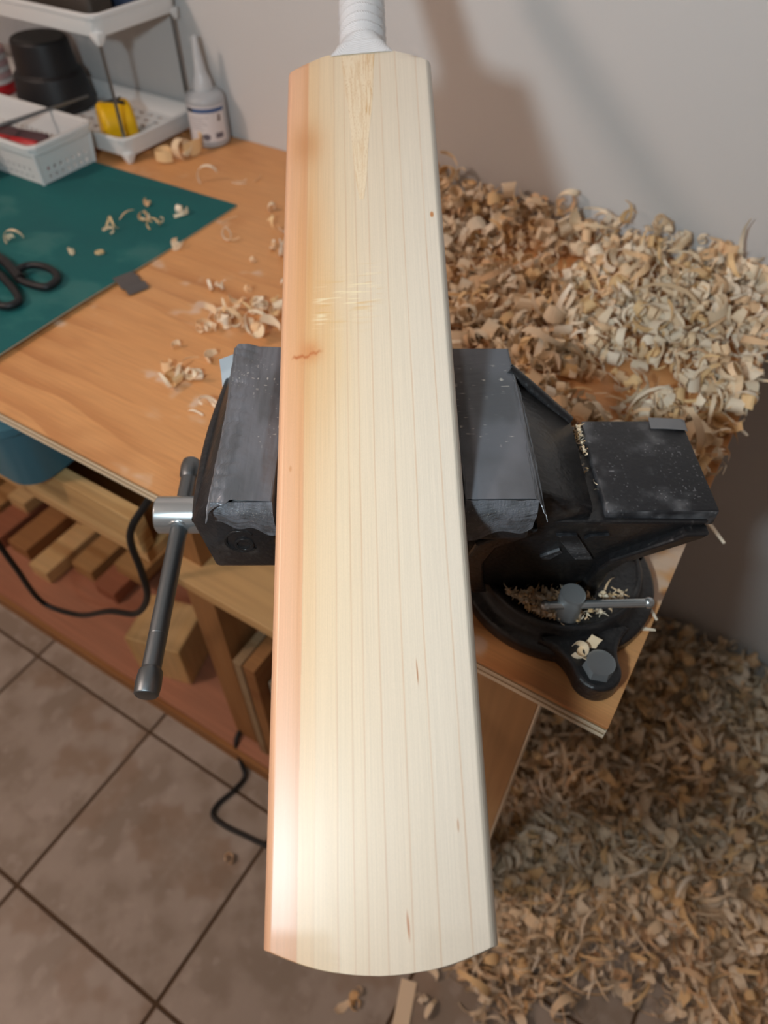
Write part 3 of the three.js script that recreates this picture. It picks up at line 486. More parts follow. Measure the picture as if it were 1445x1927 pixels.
{ // scissors
  const y = TY + 0.0118; const w = (u, v, h = y) => onY(u, v, h);
  const t = thing('scissors', 'black handled scissors lying on the green mat', 'scissors');
  const loop = (pts, name) => mesh(name, new THREE.TubeGeometry(new THREE.CatmullRomCurve3(pts.map(([u, v]) => w(u, v)), true), 60, 0.0046, 10, true), M.blackPl, t);
  loop([[30, 512], [52, 500], [80, 501], [104, 514], [106, 528], [88, 540], [60, 536], [38, 527]], 'finger_loop');
  loop([[-6, 514], [12, 530], [30, 552], [34, 568], [16, 576], [-10, 572], [-34, 552], [-40, 530], [-26, 514]], 'thumb_loop');
  mesh('shank', tube([w(38, 525), w(24, 508), w(0, 486), w(-40, 468), w(-70, 462)], 0.0062, 24, 10), M.blackPl, t);
  mesh('shank', tube([w(-8, 516), w(-22, 500), w(-40, 482), w(-74, 456)], 0.0062, 24, 10), M.blackPl, t);
  const b0 = w(-60, 462, TY + 0.008), b1 = w(-300, 400, TY + 0.0075); const d = b1.clone().sub(b0), L = d.length();
  for (const k of [0, 1]) { const bl = mesh('blade', polyExtrude([[0, -0.008], [L * 0.3, -0.009], [L, 0], [L * 0.3, 0.004], [0, 0.006]], 0.0012, 0.0002), M.steel, t); bl.rotation.order = 'YXZ'; bl.rotation.set(-Math.PI / 2, Math.atan2(-d.z, d.x), 0); bl.position.copy(b0); bl.position.y = TY + 0.0048 + k * 0.0016; }
}
{ // two-tier rack
  const t = thing('storage_rack', 'white plastic two tier rack on steel posts against the wall', 'rack', [-1.235, TY, -0.853]);
  const hx = 0.298, hz = 0.086, r = 0.02;
  const tray = (y, name) => {
    const o = mesh(name, merge([
      loftRect([[y, hx - 0.006, hz - 0.006, r], [y + 0.001, hx - 0.004, hz - 0.004, r], [y + 0.022, hx - 0.001, hz - 0.001, r], [y + 0.023, hx + 0.001, hz + 0.001, r], [y + 0.027, hx + 0.001, hz + 0.001, r], [y + 0.028, hx, hz, r], [y + 0.028, hx - 0.005, hz - 0.005, r - 0.004], [y + 0.026, hx - 0.0065, hz - 0.0065, r - 0.005], [y + 0.003, hx - 0.009, hz - 0.009, r - 0.006]], 7, false, false),
    ]), M.white, t);
    // perforated floor
    const fl = new THREE.Shape(); fl.moveTo(-hx + 0.008, -hz + 0.008); fl.lineTo(hx - 0.008, -hz + 0.008); fl.lineTo(hx - 0.008, hz - 0.008); fl.lineTo(-hx + 0.008, hz - 0.008);
    for (let i = 0; i < 26; i++) for (let j = 0; j < 7; j++) { const p = new THREE.Path(); p.absellipse(-hx + 0.028 + i * 0.0215 + (j % 2) * 0.0107, -hz + 0.022 + j * 0.0212, 0.0052, 0.0052, 0, 6.2832, true); if (-hx + 0.028 + i * 0.0215 + 0.012 < hx - 0.016) fl.holes.push(p); }
    const fg = new THREE.ExtrudeGeometry(fl, { depth: 0.002, bevelEnabled: false, curveSegments: 5 }); fg.rotateX(-Math.PI / 2); fg.translate(0, y + 0.001, 0); mesh('perforated_floor', fg, M.white, o);
    for (const sx of [-1, 1]) for (const sz of [-1, 1]) { // foot sockets
      const c = hull([[0, y + 0.004, 0], [0.016, y + 0.004, 0], [0, y + 0.004, -0.016], [0.001, y - 0.0085, -0.001], [0.006, y - 0.0085, -0.001], [0.001, y - 0.0085, -0.006]], 0.0016);
      c.scale(-sx, 1, sz); c.translate(sx * (hx - 0.0055), 0, sz * (hz - 0.0055)); mesh('foot', toCreasedNormals(c, 0.6), M.white, o);
    }
    return o;
  };
  tray(0.0102, 'lower_tray'); tray(0.172, 'upper_tray');
  for (const sx of [-1, 1]) for (const sz of [-1, 1]) mesh('post', cyl(V(sx * (hx - 0.012), 0.0115, sz * (hz - 0.012)), V(sx * (hx - 0.012), 0.172, sz * (hz - 0.012)), 0.0026, 0.0026, 12), M.steel, t);
}
{ // black canister, tape measure, striped roll on the lower tray
  const fy = TY + 0.0135;
  const c = thing('canister', 'black tapered two step canister on the lower rack tray', 'canister', [-1.205, fy, -0.866]);
  const lo = lathe([[0, 0], [0.066, 0], [0.069, 0.003], [0.0685, 0.008], [0.0605, 0.05], [0.0585, 0.053], [0.0555, 0.054], [0.054, 0.056]], 40); lo.scale(1.0, 1, 0.92); mesh('lower_body', lo, M.blackPl, c);
  const hi = lathe([[0.0545, 0.052], [0.0535, 0.056], [0.049, 0.098], [0.0465, 0.102], [0.044, 0.103]], 40); hi.scale(1.0, 1, 0.92); mesh('upper_body', hi, M.blackPl, c);
  const tp = lathe([[0.0445, 0.1025], [0.04, 0.104], [0, 0.1045]], 40); tp.scale(1.0, 1, 0.92); tag(mesh('lid', tp, M.blackTop, c), 'dull grey lid');
  const m = thing('tape_measure', 'yellow tape measure with a black sticker on the lower tray', 'tape measure', [-1.0, fy, -0.815], -0.55);
  const s = new THREE.Shape(); s.moveTo(-0.031, 0); s.lineTo(0.031, 0); s.lineTo(0.033, 0.018); s.absarc(0.002, 0.026, 0.031, -0.1, Math.PI - 0.3, false); s.lineTo(-0.031, 0.02); s.lineTo(-0.031, 0);
  const g = new THREE.ExtrudeGeometry(s, { depth: 0.034, bevelEnabled: true, bevelSize: 0.008, bevelThickness: 0.009, bevelOffset: -0.008, bevelSegments: 5, curveSegments: 24 }); g.translate(0, 0, -0.017); mesh('case', g, M.yellow, m);
  mesh('sticker', hull([[-0.012, 0.0555, -0.016], [0.016, 0.0555, -0.016], [0.002, 0.0572, 0.014], [-0.012, 0.0545, -0.016], [0.016, 0.0545, -0.016]], 0.0012), M.greyDk, m);
  mesh('tape_hook', box(0.031, 0.0365, 0.001, 0.012, -0.008, 0.008, 0.0005), M.steel, m);
  const r = thing('striped_roll', 'pink and white banded roll standing on a red base', 'roll', [-1.345, fy, -0.85]);
  mesh('base', lathe([[0, 0], [0.034, 0], [0.036, 0.002], [0.036, 0.014], [0.034, 0.016], [0, 0.016]], 32), M.redPl, r);
  for (let k = 0; k < 6; k++) mesh('band', lathe([[0, 0.016 + k * 0.009], [0.031, 0.016 + k * 0.009], [0.0335, 0.0175 + k * 0.009], [0.0335, 0.0235 + k * 0.009], [0.031, 0.025 + k * 0.009], [0, 0.025 + k * 0.009]], 32), k % 2 ? M.pink : M.cream, r);
}
{ // soft things on the upper tray
  const uy = TY + 0.1755;
  const lump = (cx, cz, hx, hz, h, seed) => { const g = new THREE.SphereGeometry(1, 40, 20); const p = g.attributes.position; for (let i = 0; i < p.count; i++) { let x = p.getX(i), y = p.getY(i), z = p.getZ(i); const sq = (v) => Math.sign(v) * Math.pow(Math.abs(v), 0.55); const n = 1 + 0.18 * (fbm(x * 2 + seed, z * 2 + y, 3) - 0.5); p.setXYZ(i, sq(x) * hx * n, y > 0 ? Math.pow(y, 0.7) * h * n : 0.0, sq(z) * hz * n); } g.computeVertexNormals(); return g; };
  const P = (name, label, cat, x, z, hx, hz, h, m, seed) => { const o = thing(name, label, cat, [x, uy, z]); mesh('body', lump(0, 0, hx, hz, h, seed), m, o); return o; };
  const a = P('pouch', 'dark brown leather pouch on the upper rack tray', 'pouch', -1.06, -0.825, 0.085, 0.034, 0.05, M.leather, 2); mesh('flap', lump(0, 0, 0.05, 0.028, 0.056, 9), M.leather, a);
  const b = P('folded_cloth', 'dark blue folded cloth behind the leather pouch', 'cloth', -1.02, -0.89, 0.055, 0.026, 0.045, M.navy, 5); mesh('fold', lump(0, 0, 0.04, 0.02, 0.052, 14), M.navy, b);
  const h = thing('screwdriver', 'yellow and black handled screwdriver on the upper tray', 'screwdriver', [-1.155, uy + 0.012, -0.845], 0.7);
  mesh('handle', lathe([[0, 0], [0.009, 0.001], [0.0115, 0.01], [0.0105, 0.05], [0.012, 0.075], [0.008, 0.085], [0, 0.086]], 20).rotateZ(Math.PI / 2), M.yellow, h); mesh('shaft', cyl(V(0, 0, 0), V(0.05, 0, 0), 0.003), M.steel, h);
}
{ // perforated basket with its contents
  const t = thing('storage_basket', 'white perforated plastic basket of tools on the green mat', 'basket', [-1.113, TY + 0.0034, -0.697]);
  const hx = 0.12, hz = 0.0515, H = 0.046;
  const panel = (w, h, holesX) => { const s = new THREE.Shape(); s.moveTo(-w, 0); s.lineTo(w, 0); s.lineTo(w, h); s.lineTo(-w, h); const n = Math.floor((2 * w - 0.02) / 0.0118); for (let i = 0; i < n; i++) for (const yy of [0.008, 0.0195]) { const p = new THREE.Path(); p.absellipse((i - (n - 1) / 2) * 0.0118, yy, 0.0023, 0.003, 0, 6.2832, true); s.holes.push(p); } const g = new THREE.ExtrudeGeometry(s, { depth: 0.0018, bevelEnabled: false, curveSegments: 6 }); g.translate(0, 0, -0.0018); return g; };
  const ps = []; const ti = 0.07;
  const fr = panel(hx, H); fr.rotateX(ti); fr.translate(0, 0, hz); ps.push(fr);
  const bk = panel(hx, H); bk.rotateX(ti); bk.translate(0, 0, hz); bk.rotateY(Math.PI); ps.push(bk);
  for (const k of [1, -1]) { const e = panel(hz, H); e.rotateX(ti); e.translate(0, 0, hx); e.rotateY(k * Math.PI / 2); ps.push(e); }
  const cornerPosts = []; for (const sx of [-1, 1]) for (const sz of [-1, 1]) cornerPosts.push(cyl(V(sx * (hx - 0.0015), 0, sz * (hz - 0.0015)), V(sx * (hx + 0.0016), H, sz * (hz + 0.0016)), 0.0032, 0.0034, 12));
  const fl = box(-hx, hx, 0, 0.002, -hz, hz, 0.0005);
  mesh('body', merge([...ps, ...cornerPosts, fl]), M.white, t);
  const a = 0.0035; mesh('rim', loftRect([[H - 0.004, hx + a - 0.002, hz + a - 0.002, 0.012], [H - 0.003, hx + a + 0.003, hz + a + 0.003, 0.014], [H + 0.004, hx + a + 0.0042, hz + a + 0.0042, 0.014], [H + 0.006, hx + a + 0.004, hz + a + 0.004, 0.014], [H + 0.0065, hx + a + 0.007, hz + a + 0.007, 0.016], [H + 0.0105, hx + a + 0.007, hz + a + 0.007, 0.016], [H + 0.012, hx + a + 0.0055, hz + a + 0.0055, 0.015], [H + 0.012, hx + a + 0.001, hz + a + 0.001, 0.013], [H + 0.0105, hx + a - 0.001, hz + a - 0.001, 0.012], [H - 0.004, hx + a - 0.003, hz + a - 0.003, 0.01]], 8, false, false), M.white, t);
  const inn = TY + 0.0055;
  const k = thing('utility_knife', 'red and maroon handled utility knife inside the white basket', 'knife', [-1.055, inn + 0.001, -0.685], 0.12); k.scale.set(1, 1.45, 1.3);
  mesh('grip', hull([[-0.06, 0.004, -0.012], [0.045, 0.004, -0.008], [-0.06, 0.026, -0.01], [0.03, 0.028, -0.008], [0.045, 0.02, 0.004], [-0.06, 0.02, 0.004], [-0.06, 0.004, 0.004], [0.045, 0.004, 0.004]], 0.004), M.maroon, k);
  mesh('red_side', hull([[-0.045, 0.004, 0.008], [0.04, 0.004, 0.008], [-0.045, 0.026, 0.008], [0.028, 0.027, 0.008], [0.036, 0.014, 0.017], [-0.045, 0.02, 0.018]], 0.003), M.redPl, k);
  const q = thing('steel_tin', 'dull steel tin lying in the white basket', 'tin', [-1.15, inn, -0.705]); mesh('body', lathe([[0, 0], [0.026, 0], [0.027, 0.001], [0.027, 0.022], [0.0255, 0.023], [0, 0.023]], 32), M.steelDark, q); mesh('lid_ring', new THREE.TorusGeometry(0.025, 0.0015, 8, 32).rotateX(Math.PI / 2).translate(0, 0.023, 0), M.steel, q);
  const f = thing('needle_file', 'thin steel file resting across the basket rim', 'file');
  const A = onY(-70, 262, TY + 0.0637), B = onY(165, 180, TY + 0.0637); mesh('blade', cyl(A.clone().lerp(B, 0.35), B, 0.0034, 0.002, 10), M.steel, f); mesh('handle', cyl(A, A.clone().lerp(B, 0.37), 0.0034, 0.0034, 12), M.steelDark, f);
  const w = thing('wooden_knob', 'dark brown turned wooden knob beside the white basket', 'knob', [-1.098, TY + 0.0031, -0.612]); mesh('body', lathe([[0, 0], [0.014, 0], [0.022, 0.006], [0.026, 0.018], [0.022, 0.032], [0.012, 0.038], [0, 0.04]], 32), M.brown, w);
}
{ // glue bottle
  const t = thing('glue_bottle', 'clear plastic glue bottle with nozzle and blue striped label', 'bottle', [-0.892, TY, -0.909]);
  const mB = phys({ color: 0xdfe2e6, roughness: 0.35, transmission: 0.45, thickness: 0, ior: 1.4 });
  mesh('body', lathe([[0, 0.0005], [0.028, 0.0005], [0.0308, 0.003], [0.0315, 0.008], [0.0315, 0.066], [0.030, 0.072], [0.0245, 0.077], [0.014, 0.0795], [0.0125, 0.082]], 40), mB, t);
  mesh('cap', lathe([[0.0155, 0.0795], [0.0158, 0.081], [0.0148, 0.092], [0.0115, 0.098], [0.0092, 0.106], [0.0065, 0.125], [0.0035, 0.1505], [0.002, 0.152], [0, 0.152]], 32), phys({ color: 0xdcdfe2, roughness: 0.35, transmission: 0.25, thickness: 0 }), t);
  mesh('content', lathe([[0, 0.002], [0.0285, 0.002], [0.0298, 0.006], [0.0298, 0.04], [0, 0.04]], 32), std({ color: 0xbfc2c8, roughness: 0.4 }), t);
  const cv = document.createElement('canvas'); cv.width = 256; cv.height = 256; const x = cv.getContext('2d'); x.fillStyle = '#dedadb'; x.fillRect(0, 0, 256, 256); x.fillStyle = '#43608f'; x.fillRect(0, 12, 256, 30); x.fillStyle = '#20242c'; x.fillRect(6, 14, 44, 26);
  x.fillStyle = '#a9a6ab'; for (let k = 0; k < 6; k++) x.fillRect(24, 74 + k * 17, 120 - (k * 37) % 50, 5); x.fillStyle = '#5c4a44'; x.fillRect(206, 60, 16, 48); x.fillRect(200, 92, 18, 14); x.fillStyle = '#6d6872'; x.beginPath(); x.arc(118, 218, 24, 0, 7); x.fill(); x.fillRect(176, 192, 52, 40);
  const ct = new THREE.CanvasTexture(cv); ct.colorSpace = THREE.SRGBColorSpace;
  const lg = new THREE.CylinderGeometry(0.0318, 0.0318, 0.052, 32, 1, true, -1.05, 2.1); lg.translate(0, 0.037, 0); const l = mesh('label', lg, std({ map: ct, roughness: 0.5, side: THREE.DoubleSide }), t); l.rotation.y = 0.65;
}

// ------------------------------------------------------------------ wood shavings
const RS = rngOf(2024);
const shaveMats = [0xf7e1c2, 0xf3d7b2, 0xfae9d0, 0xecc598, 0xf8e3c4, 0xf0cc98].map((c) => std({ color: c, roughness: 0.72 }));
function ribbon(R, o) {       // a curled strip: f(s along, t across)
  const { len, w, turns, cone, twist, taper } = o; const rho = len / Math.max(0.4, turns * 2 * Math.PI);
  const ph = R() * 6.28, wob = 0.25 * R();
  return (s, t) => {
    const a = (s - 0.5) * turns * 2 * Math.PI; const r = rho * (1 + cone * (s - 0.5)); const ww = w * (1 - taper * Math.pow(Math.abs(2 * s - 1), 2)) * (0.85 + 0.15 * Math.sin(s * 9 + ph));
    const yy = (t - 0.5) * ww + (s - 0.5) * twist; const rr = r * (1 + wob * 0.2 * Math.sin(3 * a + ph));
    return V(rr * Math.sin(a), rr * (1 - Math.cos(a)) - rho * 0.2, yy);
  };
}
const mkOpt = (R, kind) => kind === 0 ? { len: 0.022 + 0.02 * R(), w: 0.009 + 0.008 * R(), turns: 0.35 + 0.7 * R(), cone: R() * 0.5, twist: 0.012 * (R() - 0.3), taper: 0.35 * R() }
  : kind === 1 ? { len: 0.03 + 0.04 * R(), w: 0.004 + 0.004 * R(), turns: 0.5 + 1.0 * R(), cone: R() * 0.8, twist: 0.03 * R(), taper: 0.5 }
    : { len: 0.022 + 0.02 * R(), w: 0.0018 + 0.002 * R(), turns: 0.1 + 0.25 * R(), cone: 0, twist: 0.01 * R(), taper: 0.3 };
const solidVar = [], thinVar = [];
for (let k = 0; k < 30; k++) { const kind = k < 16 ? 0 : k < 25 ? 1 : 2; const o = mkOpt(RS, kind); solidVar.push(sheet(ribbon(RS, o), kind === 2 ? 6 : 12, 2, 0.00045)); }
function thin(f, nu) { const P = [], I = []; for (let i = 0; i <= nu; i++) for (const t of [0, 1]) { const q = f(i / nu, t); P.push(q.x, q.y, q.z); } for (let i = 0; i < nu; i++) { const a = i * 2; I.push(a, a + 1, a + 2, a + 1, a + 3, a + 2); } return [P, I]; }
for (let k = 0; k < 60; k++) { const kind = k < 28 ? 0 : k < 48 ? 1 : 2; const o = mkOpt(RS, kind); thinVar.push(thin(ribbon(RS, o), kind === 2 ? 3 : 8)); }
const floorVar = []; for (let k = 0; k < 60; k++) { const a = k / 60; const o = a < 0.5 ? { len: 0.04 + 0.05 * RS(), w: 0.003 + 0.005 * RS(), turns: 0.5 + 1.1 * RS(), cone: RS(), twist: 0.045 * (RS() - 0.3), taper: 0.55 } : a < 0.85 ? { len: 0.02 + 0.025 * RS(), w: 0.007 + 0.008 * RS(), turns: 0.35 + 0.6 * RS(), cone: RS() * 0.6, twist: 0.012 * RS(), taper: 0.5 } : { len: 0.03 + 0.04 * RS(), w: 0.0018 + 0.002 * RS(), turns: 0.15 + 0.3 * RS(), cone: 0, twist: 0.02 * RS(), taper: 0.3 }; floorVar.push(thin(ribbon(RS, o), 10)); }
const palette = [[0.94, 0.76, 0.54], [0.92, 0.70, 0.46], [0.96, 0.83, 0.66], [0.87, 0.60, 0.36], [0.95, 0.79, 0.58], [0.90, 0.62, 0.32], [0.96, 0.82, 0.63]];
const MSH = std({ color: 0xffffff, vertexColors: true, roughness: 0.85, side: THREE.DoubleSide });
for (const m of shaveMats) m.side = THREE.DoubleSide;
function poseOf(R, p, flat, scale) {
  const q = new THREE.Quaternion().setFromEuler(new THREE.Euler((R() - 0.5) * flat, R() * 6.283, (R() - 0.5) * flat, 'YXZ'));
  if (R() < 0.35) q.multiply(new THREE.Quaternion().setFromAxisAngle(V(1, 0, 0), Math.PI / 2 * (R() < 0.5 ? 1 : -1)));
  if (R() < 0.4) q.multiply(new THREE.Quaternion().setFromAxisAngle(V(0, 0, 1), Math.PI));
  return new THREE.Matrix4().compose(p, q, V(scale, scale, scale));
}
function heap(name, label, list, R, tone, vars = thinVar) {
  const P = [], C = [], I = []; const v = V();
  for (const { m, k } of list) {
    const [p, idx] = vars[k % vars.length], b = P.length / 3; let c = palette[Math.floor(R() * palette.length)]; const br = Math.min(1.05, tone * (0.86 + 0.2 * R())); c = c.map((x) => x * br);
    for (let i = 0; i < p.length; i += 3) { v.set(p[i], p[i + 1], p[i + 2]).applyMatrix4(m); P.push(v.x, v.y, v.z); C.push(c[0], c[1], c[2]); }
    for (const i of idx) I.push(b + i);
  }
  const g = new THREE.BufferGeometry(); g.setAttribute('position', new THREE.Float32BufferAttribute(P, 3)); g.setAttribute('color', new THREE.Float32BufferAttribute(C, 3)); g.setIndex(I); g.computeVertexNormals();
  return tag(mesh(name, g, MSH), label, 'shavings', null, 'stuff');
}
// keeps a posed shaving above its support and out of the wall
const bb = new THREE.Box3(), tv = V();
function settle(pos, m, y0, maxZ = WZ + 0.002) {
  bb.makeEmpty(); for (let i = 0; i < pos.length; i += 3) bb.expandByPoint(tv.set(pos[i], pos[i + 1], pos[i + 2]).applyMatrix4(m));
  const e = m.elements; if (bb.min.y < y0) e[13] += y0 - bb.min.y; if (bb.min.z < maxZ) e[14] += maxZ - bb.min.z; return m;
}
let loose = 0;
const TONES = ['light tan', 'tan', 'cream', 'amber', 'pale buff', 'honey'];
function single(p, y0, where, group, R, k, flat = 0.5, scale = 1, rest = true) {
  const g = solidVar[k % solidVar.length]; const m = poseOf(R, p, flat, scale); const arr = g.attributes.position.array; settle(arr, m, y0);
  if (rest) { bb.makeEmpty(); for (let i = 0; i < arr.length; i += 3) bb.expandByPoint(tv.set(arr[i], arr[i + 1], arr[i + 2]).applyMatrix4(m)); m.elements[13] += y0 - bb.min.y; }
  const ti = Math.floor(R() * shaveMats.length), kind = `${TONES[ti]} ${k % 30 < 16 ? 'broad curled' : k % 30 < 25 ? 'narrow ribbon' : 'straight sliver'}`; const o = mesh('wood_shaving', g, shaveMats[ti]); m.decompose(o.position, o.quaternion, o.scale); tag(o, `${kind} shaving ${where}`, 'shaving', `${kind} ${group}`); loose++; return o;
}
// --- on the bench
{
  const R = rngOf(77); const holes = [[1015, 492, 0.085, 0.036], [1215, 722, 0.06, 0.035], [1105, 742, 0.055, 0.025], [930, 500, 0.02, 0.015]].map(([u, v, a, b]) => { const p = onY(u, v, TY); return [p.x, p.z, a, b]; });
  const frontAt = (x) => { const f = [[-0.75, -0.80], [-0.62, -0.70], [-0.50, -0.585], [-0.35, -0.54], [-0.2, -0.50], [-0.1, -0.47], [-0.02, -0.485], [0.03, -0.53]]; for (let i = 0; i + 1 < f.length; i++) if (x <= f[i + 1][0]) { const k = (x - f[i][0]) / (f[i + 1][0] - f[i][0]); return f[i][1] + (f[i + 1][1] - f[i][1]) * k; } return -0.53; };
  const dens = (x, z) => { if (x < -0.62 || x > 0.022) return 0; let d = sst(frontAt(x) + 0.015, frontAt(x) - 0.06, z); for (const [hx, hz, a, b] of holes) d *= 1 - 0.97 * Math.exp(-(((x - hx) / a) ** 2) - ((z - hz) / b) ** 2); d *= sst(-0.62, -0.48, x); return d; };
  const top = (x, z) => 0.006 + 0.028 * sst(-0.66, -0.9, z) * sst(-0.7, -0.45, x) + 0.012 * fbm(x * 14, z * 14, 2);
  const list = [], cand = [];
  for (let n = 0; n < 30000 && list.length < 2600; n++) {
    const x = -0.75 + R() * 0.775, z = WZ + 0.012 + R() * 0.5; const d = dens(x, z); if (R() > d) continue;
    const h = top(x, z) * d; const y = TY + R() * h; const k = Math.floor(R() * 60); const sc = 0.65 + 1.15 * R() * R() + 0.2 * R();
    const m = poseOf(R, V(x, y, z), 1.0, sc); settle(thinVar[k][0], m, TY + 0.0006); list.push({ m, k }); cand.push([x, y + h * 0.6, z, d]);
  }
  heap('shavings_heap', 'heap of curled pale wood shavings on the bench by the wall', list, R, 1);
  let n = 0; for (let i = 0; i < cand.length && n < 150; i += 17) { const [x, y, z, d] = cand[i]; if (d < 0.35) continue; single(V(x, y, z), Math.max(TY + 0.0006, TY + top(x, z) * d * 0.85), 'on top of the bench heap by the wall', 'shavings on top of the bench heap', R, Math.floor(R() * 24), 1.2, 0.95 + 0.5 * R()); n++; }
  // loose ones: pixel, count, spread in metres
  const put = (u, v, c, s, label, group, y0 = TY, kinds = 25, sc = 1) => { const p = onY(u, v, y0); for (let i = 0; i < c; i++) single(V(p.x + (R() - 0.5) * s, y0, p.z + (R() - 0.5) * s), y0 + 0.0006 + (c > 6 ? R() * 0.012 : 0), label, group, R, Math.floor(R() * kinds), 0.5, (0.75 + 0.4 * R()) * sc); };
  put(480, 605, 22, 0.075, 'in the small pile beside the taped jaw', 'shavings in the pile beside the vise'); put(430, 615, 6, 0.05, 'in the small pile beside the taped jaw', 'shavings in the pile beside the vise');
  put(325, 718, 6, 0.03, 'in the little cluster on the open bench top', 'shavings in the little cluster');
  for (const [u, v, c] of [[515, 395, 1], [430, 455, 2], [405, 545, 2], [375, 548, 1], [338, 468, 2], [515, 470, 2], [485, 492, 1], [350, 690, 1], [370, 700, 1], [360, 785, 1], [400, 770, 2], [445, 418, 1], [440, 345, 2], [395, 345, 1], [470, 340, 1], [410, 680, 1], [365, 625, 1], [345, 645, 1], [500, 430, 1]]) put(u, v, c, 0.02, 'lying alone on the orange bench top', 'shavings scattered on the bench top', TY, 30, 0.8);
  for (const [u, v, c] of [[275, 415, 3], [295, 425, 2], [210, 430, 2], [345, 408, 2], [240, 410, 1], [285, 385, 1], [22, 455, 2], [135, 475, 1], [185, 480, 1]]) put(u, v, c, 0.016, 'lying on the green mat', 'shavings on the green mat', TY + 0.0032, 30, 0.72);
  for (const [u, v] of [[345, 298], [300, 302], [375, 290]]) { const p = onY(u, v, TY); single(V(p.x, TY, p.z), TY + 0.0006, 'lying beside the rack foot and bottle', 'large curls beside the rack', R, 3 + (u % 9), 0.3, 1.9); }
  put(1090, 1235, 2, 0.012, 'against the vise bolt head', 'chips at the bolt head', TY + 0.0175, 14, 0.8);
  // crumbs and dust on the swivel base, and in the anvil groove
  const cr = []; for (let i = 0; i < 1100; i++) { const a = Math.PI * (0.02 + 0.96 * R()), rr = 0.02 + 0.036 * Math.sqrt(R()); const lx = 0.008 + Math.cos(a) * rr, lz = -0.012 + Math.sin(a) * rr; if (lx > 0.014 && R() < 0.8) continue; if (lz < 0.017) continue; const p = vise.localToWorld(V(lx, 0.0255 + R() * 0.006 * (lx < 0.01 ? 1 : 0.3), lz)); const m = poseOf(R, p, 1.2, 0.16 + 0.26 * R()); const k = Math.floor(R() * 60); settle(thinVar[k][0], m, TY + 0.0248); cr.push({ m, k }); }
  for (let i = 0; i < 60; i++) { const p = vise.localToWorld(V(0.001 + R() * 0.006, 0.1395 + R() * 0.002, -0.048 + R() * R() * 0.07)); const m = poseOf(R, p, 1.2, 0.12 + 0.1 * R()); const k = Math.floor(R() * 60); settle(thinVar[k][0], m, TY + 0.1385); cr.push({ m, k }); }
  heap('sawdust', 'fine sawdust and crumbs caught on the vise base and anvil groove', cr, R, 0.95);
  // splinters standing over the bench end
  const sp = (u, v, len, ang, y0, r, lab) => { const p = onY(u, v, y0); const s = thing('wood_splinter', lab, 'splinter', [p.x, y0, p.z], ang, 'splinters over the bench end'); mesh('body', hull([[-len / 2, 0.0012, -0.001], [-len / 2, 0.0012, 0.001], [len / 2, 0.0012, 0.0012], [len / 2, 0.0012, 0], [0, 0.0016, 0.0014], [0, 0.0014, -0.0014]], r), shaveMats[2], s); };
  sp(1352, 772, 0.085, -0.62, TY + 0.001, 0.0009, 'long pale splinter sticking out over the bench end from the heap'); sp(1222, 1147, 0.022, -0.7, TY + 0.0006, 0.0004, 'short pale splinter at the bench end beside the tommy bar tip'); sp(1210, 1185, 0.018, 0.5, TY + 0.0006, 0.0004, 'tiny splinter at the bench end between swivel base and corner'); sp(1325, 976, 0.06, -0.72, TY + 0.0006, 0.0008, 'thin splinter poking out over the bench end below the anvil');
}
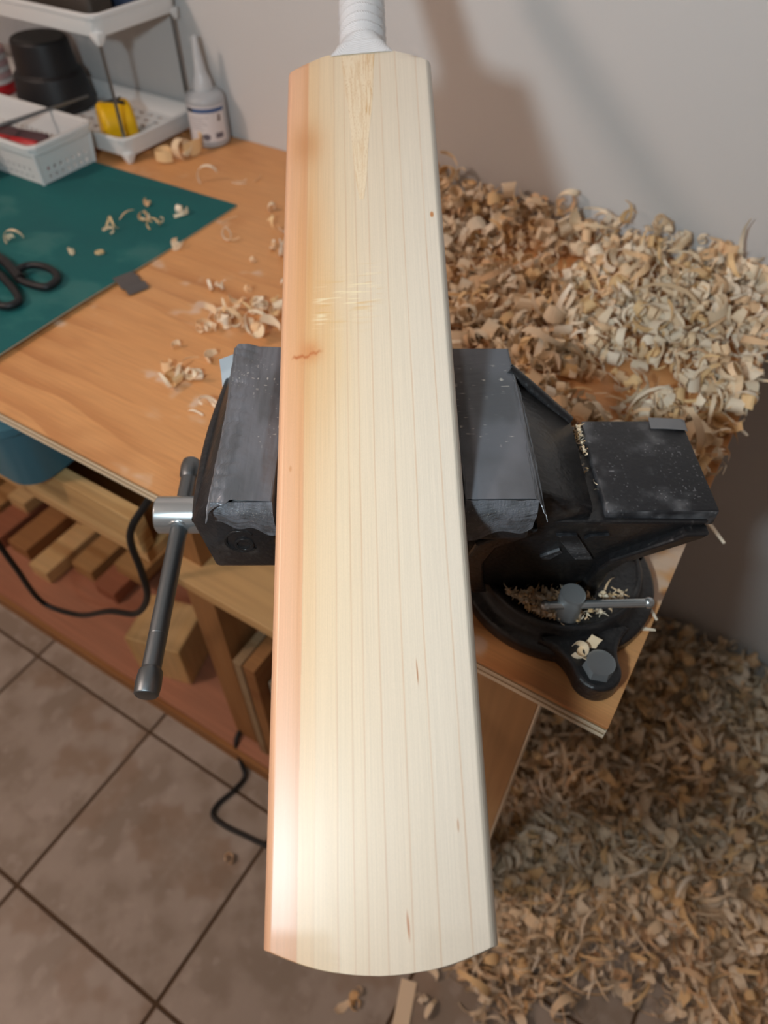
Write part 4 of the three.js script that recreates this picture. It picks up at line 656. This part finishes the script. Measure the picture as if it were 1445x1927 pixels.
// --- on the floor
{
  const R = rngOf(501);
  const front = (x) => -0.205 - 0.08 * sst(-0.1, 0.25, x) + 0.16 * sst(0.25, 0.55, x) + 0.05 * Math.sin(x * 19);
  const H = (x, z) => { let h = 0.018 + 0.075 * sst(-0.35, -0.85, z) + 0.035 * fbm(x * 6 + 3, z * 6, 3); h *= sst(front(x), front(x) - 0.16, z); h *= sst(-0.24, -0.1, x); return h; };
  // mound under the shavings
  const nx = 90, nz = 60, mg = new THREE.PlaneGeometry(1, 1, nx, nz); const p = mg.attributes.position, col = [];
  for (let i = 0; i < p.count; i++) { const x = -0.24 + (p.getX(i) + 0.5) * 1.3, z = WZ + 0.002 + (0.5 - p.getY(i)) * 0.95; const h = H(x, z) * 0.3; p.setXYZ(i, x, h - 0.004 + 0.008 * (fbm(x * 60, z * 60, 2) - 0.5) * sst(0, 0.01, h), z); const c = palette[1]; const b = 0.8; col.push(c[0] * b, c[1] * b, c[2] * b); }
  mg.setAttribute('color', new THREE.Float32BufferAttribute(col, 3)); mg.deleteAttribute('uv'); mg.computeVertexNormals();
  const list = [], cand = [];
  for (let n = 0; n < 60000 && list.length < 7500; n++) {
    const x = -0.24 + R() * 1.25, z = WZ + 0.015 + R() * 0.92; const h = H(x, z); const edge = sst(front(x) + 0.07, front(x) - 0.05, z) * sst(-0.24, -0.12, x); if (R() > edge * edge) continue;
    const y = h * (0.28 + 0.78 * R()); const k = Math.floor(R() * 60); const sc = 1.05 + 0.85 * R(); const m = poseOf(R, V(x, y, z), 2.4, sc); settle(floorVar[k][0], m, 0.0006); list.push({ m, k }); if (edge > 0.5) cand.push([x, h, z]);
  }
  const hp = heap('shavings_pile', 'deep pile of tangled brown wood shavings covering the tiled floor', list, R, 1.0, floorVar);
  const mound = mesh('packed_layer', mg, MSH, hp);
  const f = cand.filter(([x, h, z]) => { const d = V(x, h, z).sub(EYE); const w = d.dot(fwd), u = CX + FPX * d.dot(right) / w, v = CY - FPX * d.dot(upv) / w; return u > 930 && u < 1440 && v > 1200 && v < 1920; });
  const step = Math.floor(f.length / 70); for (let i = 0; i < 70; i++) { const [x, h, z] = f[i * step]; single(V(x, h, z), Math.max(0.0006, h * 0.98), 'on top of the deep floor pile', 'shavings on top of the floor pile', R, Math.floor(R() * 25), 1.3, 0.9 + 0.5 * R()); }
  for (const [u, v, c] of [[690, 1870, 3], [810, 1880, 3], [900, 1890, 3], [960, 1905, 3], [665, 1890, 1], [440, 1612, 1]]) { const q = onY(u, v, 0); for (let i = 0; i < c; i++) single(V(q.x + (R() - 0.5) * 0.05, 0, q.z + (R() - 0.5) * 0.04), 0.0006, 'lying alone on the floor tiles', 'shavings scattered on the tiles', R, Math.floor(R() * 30), 0.4, 1); }
  const a = onY(770, 1845, 0), b = onY(748, 1960, 0), d = b.clone().sub(a); const s = thing('wood_strip', 'flat pale strip of wood lying on the floor tiles', 'wood', [a.x, 0.0001, a.z], Math.atan2(-d.z, d.x)); mesh('body', box(0, d.length(), 0, 0.003, -0.012, 0.012, 0.0008), shaveMats[4], s);
}
renderer.render(scene, camera);
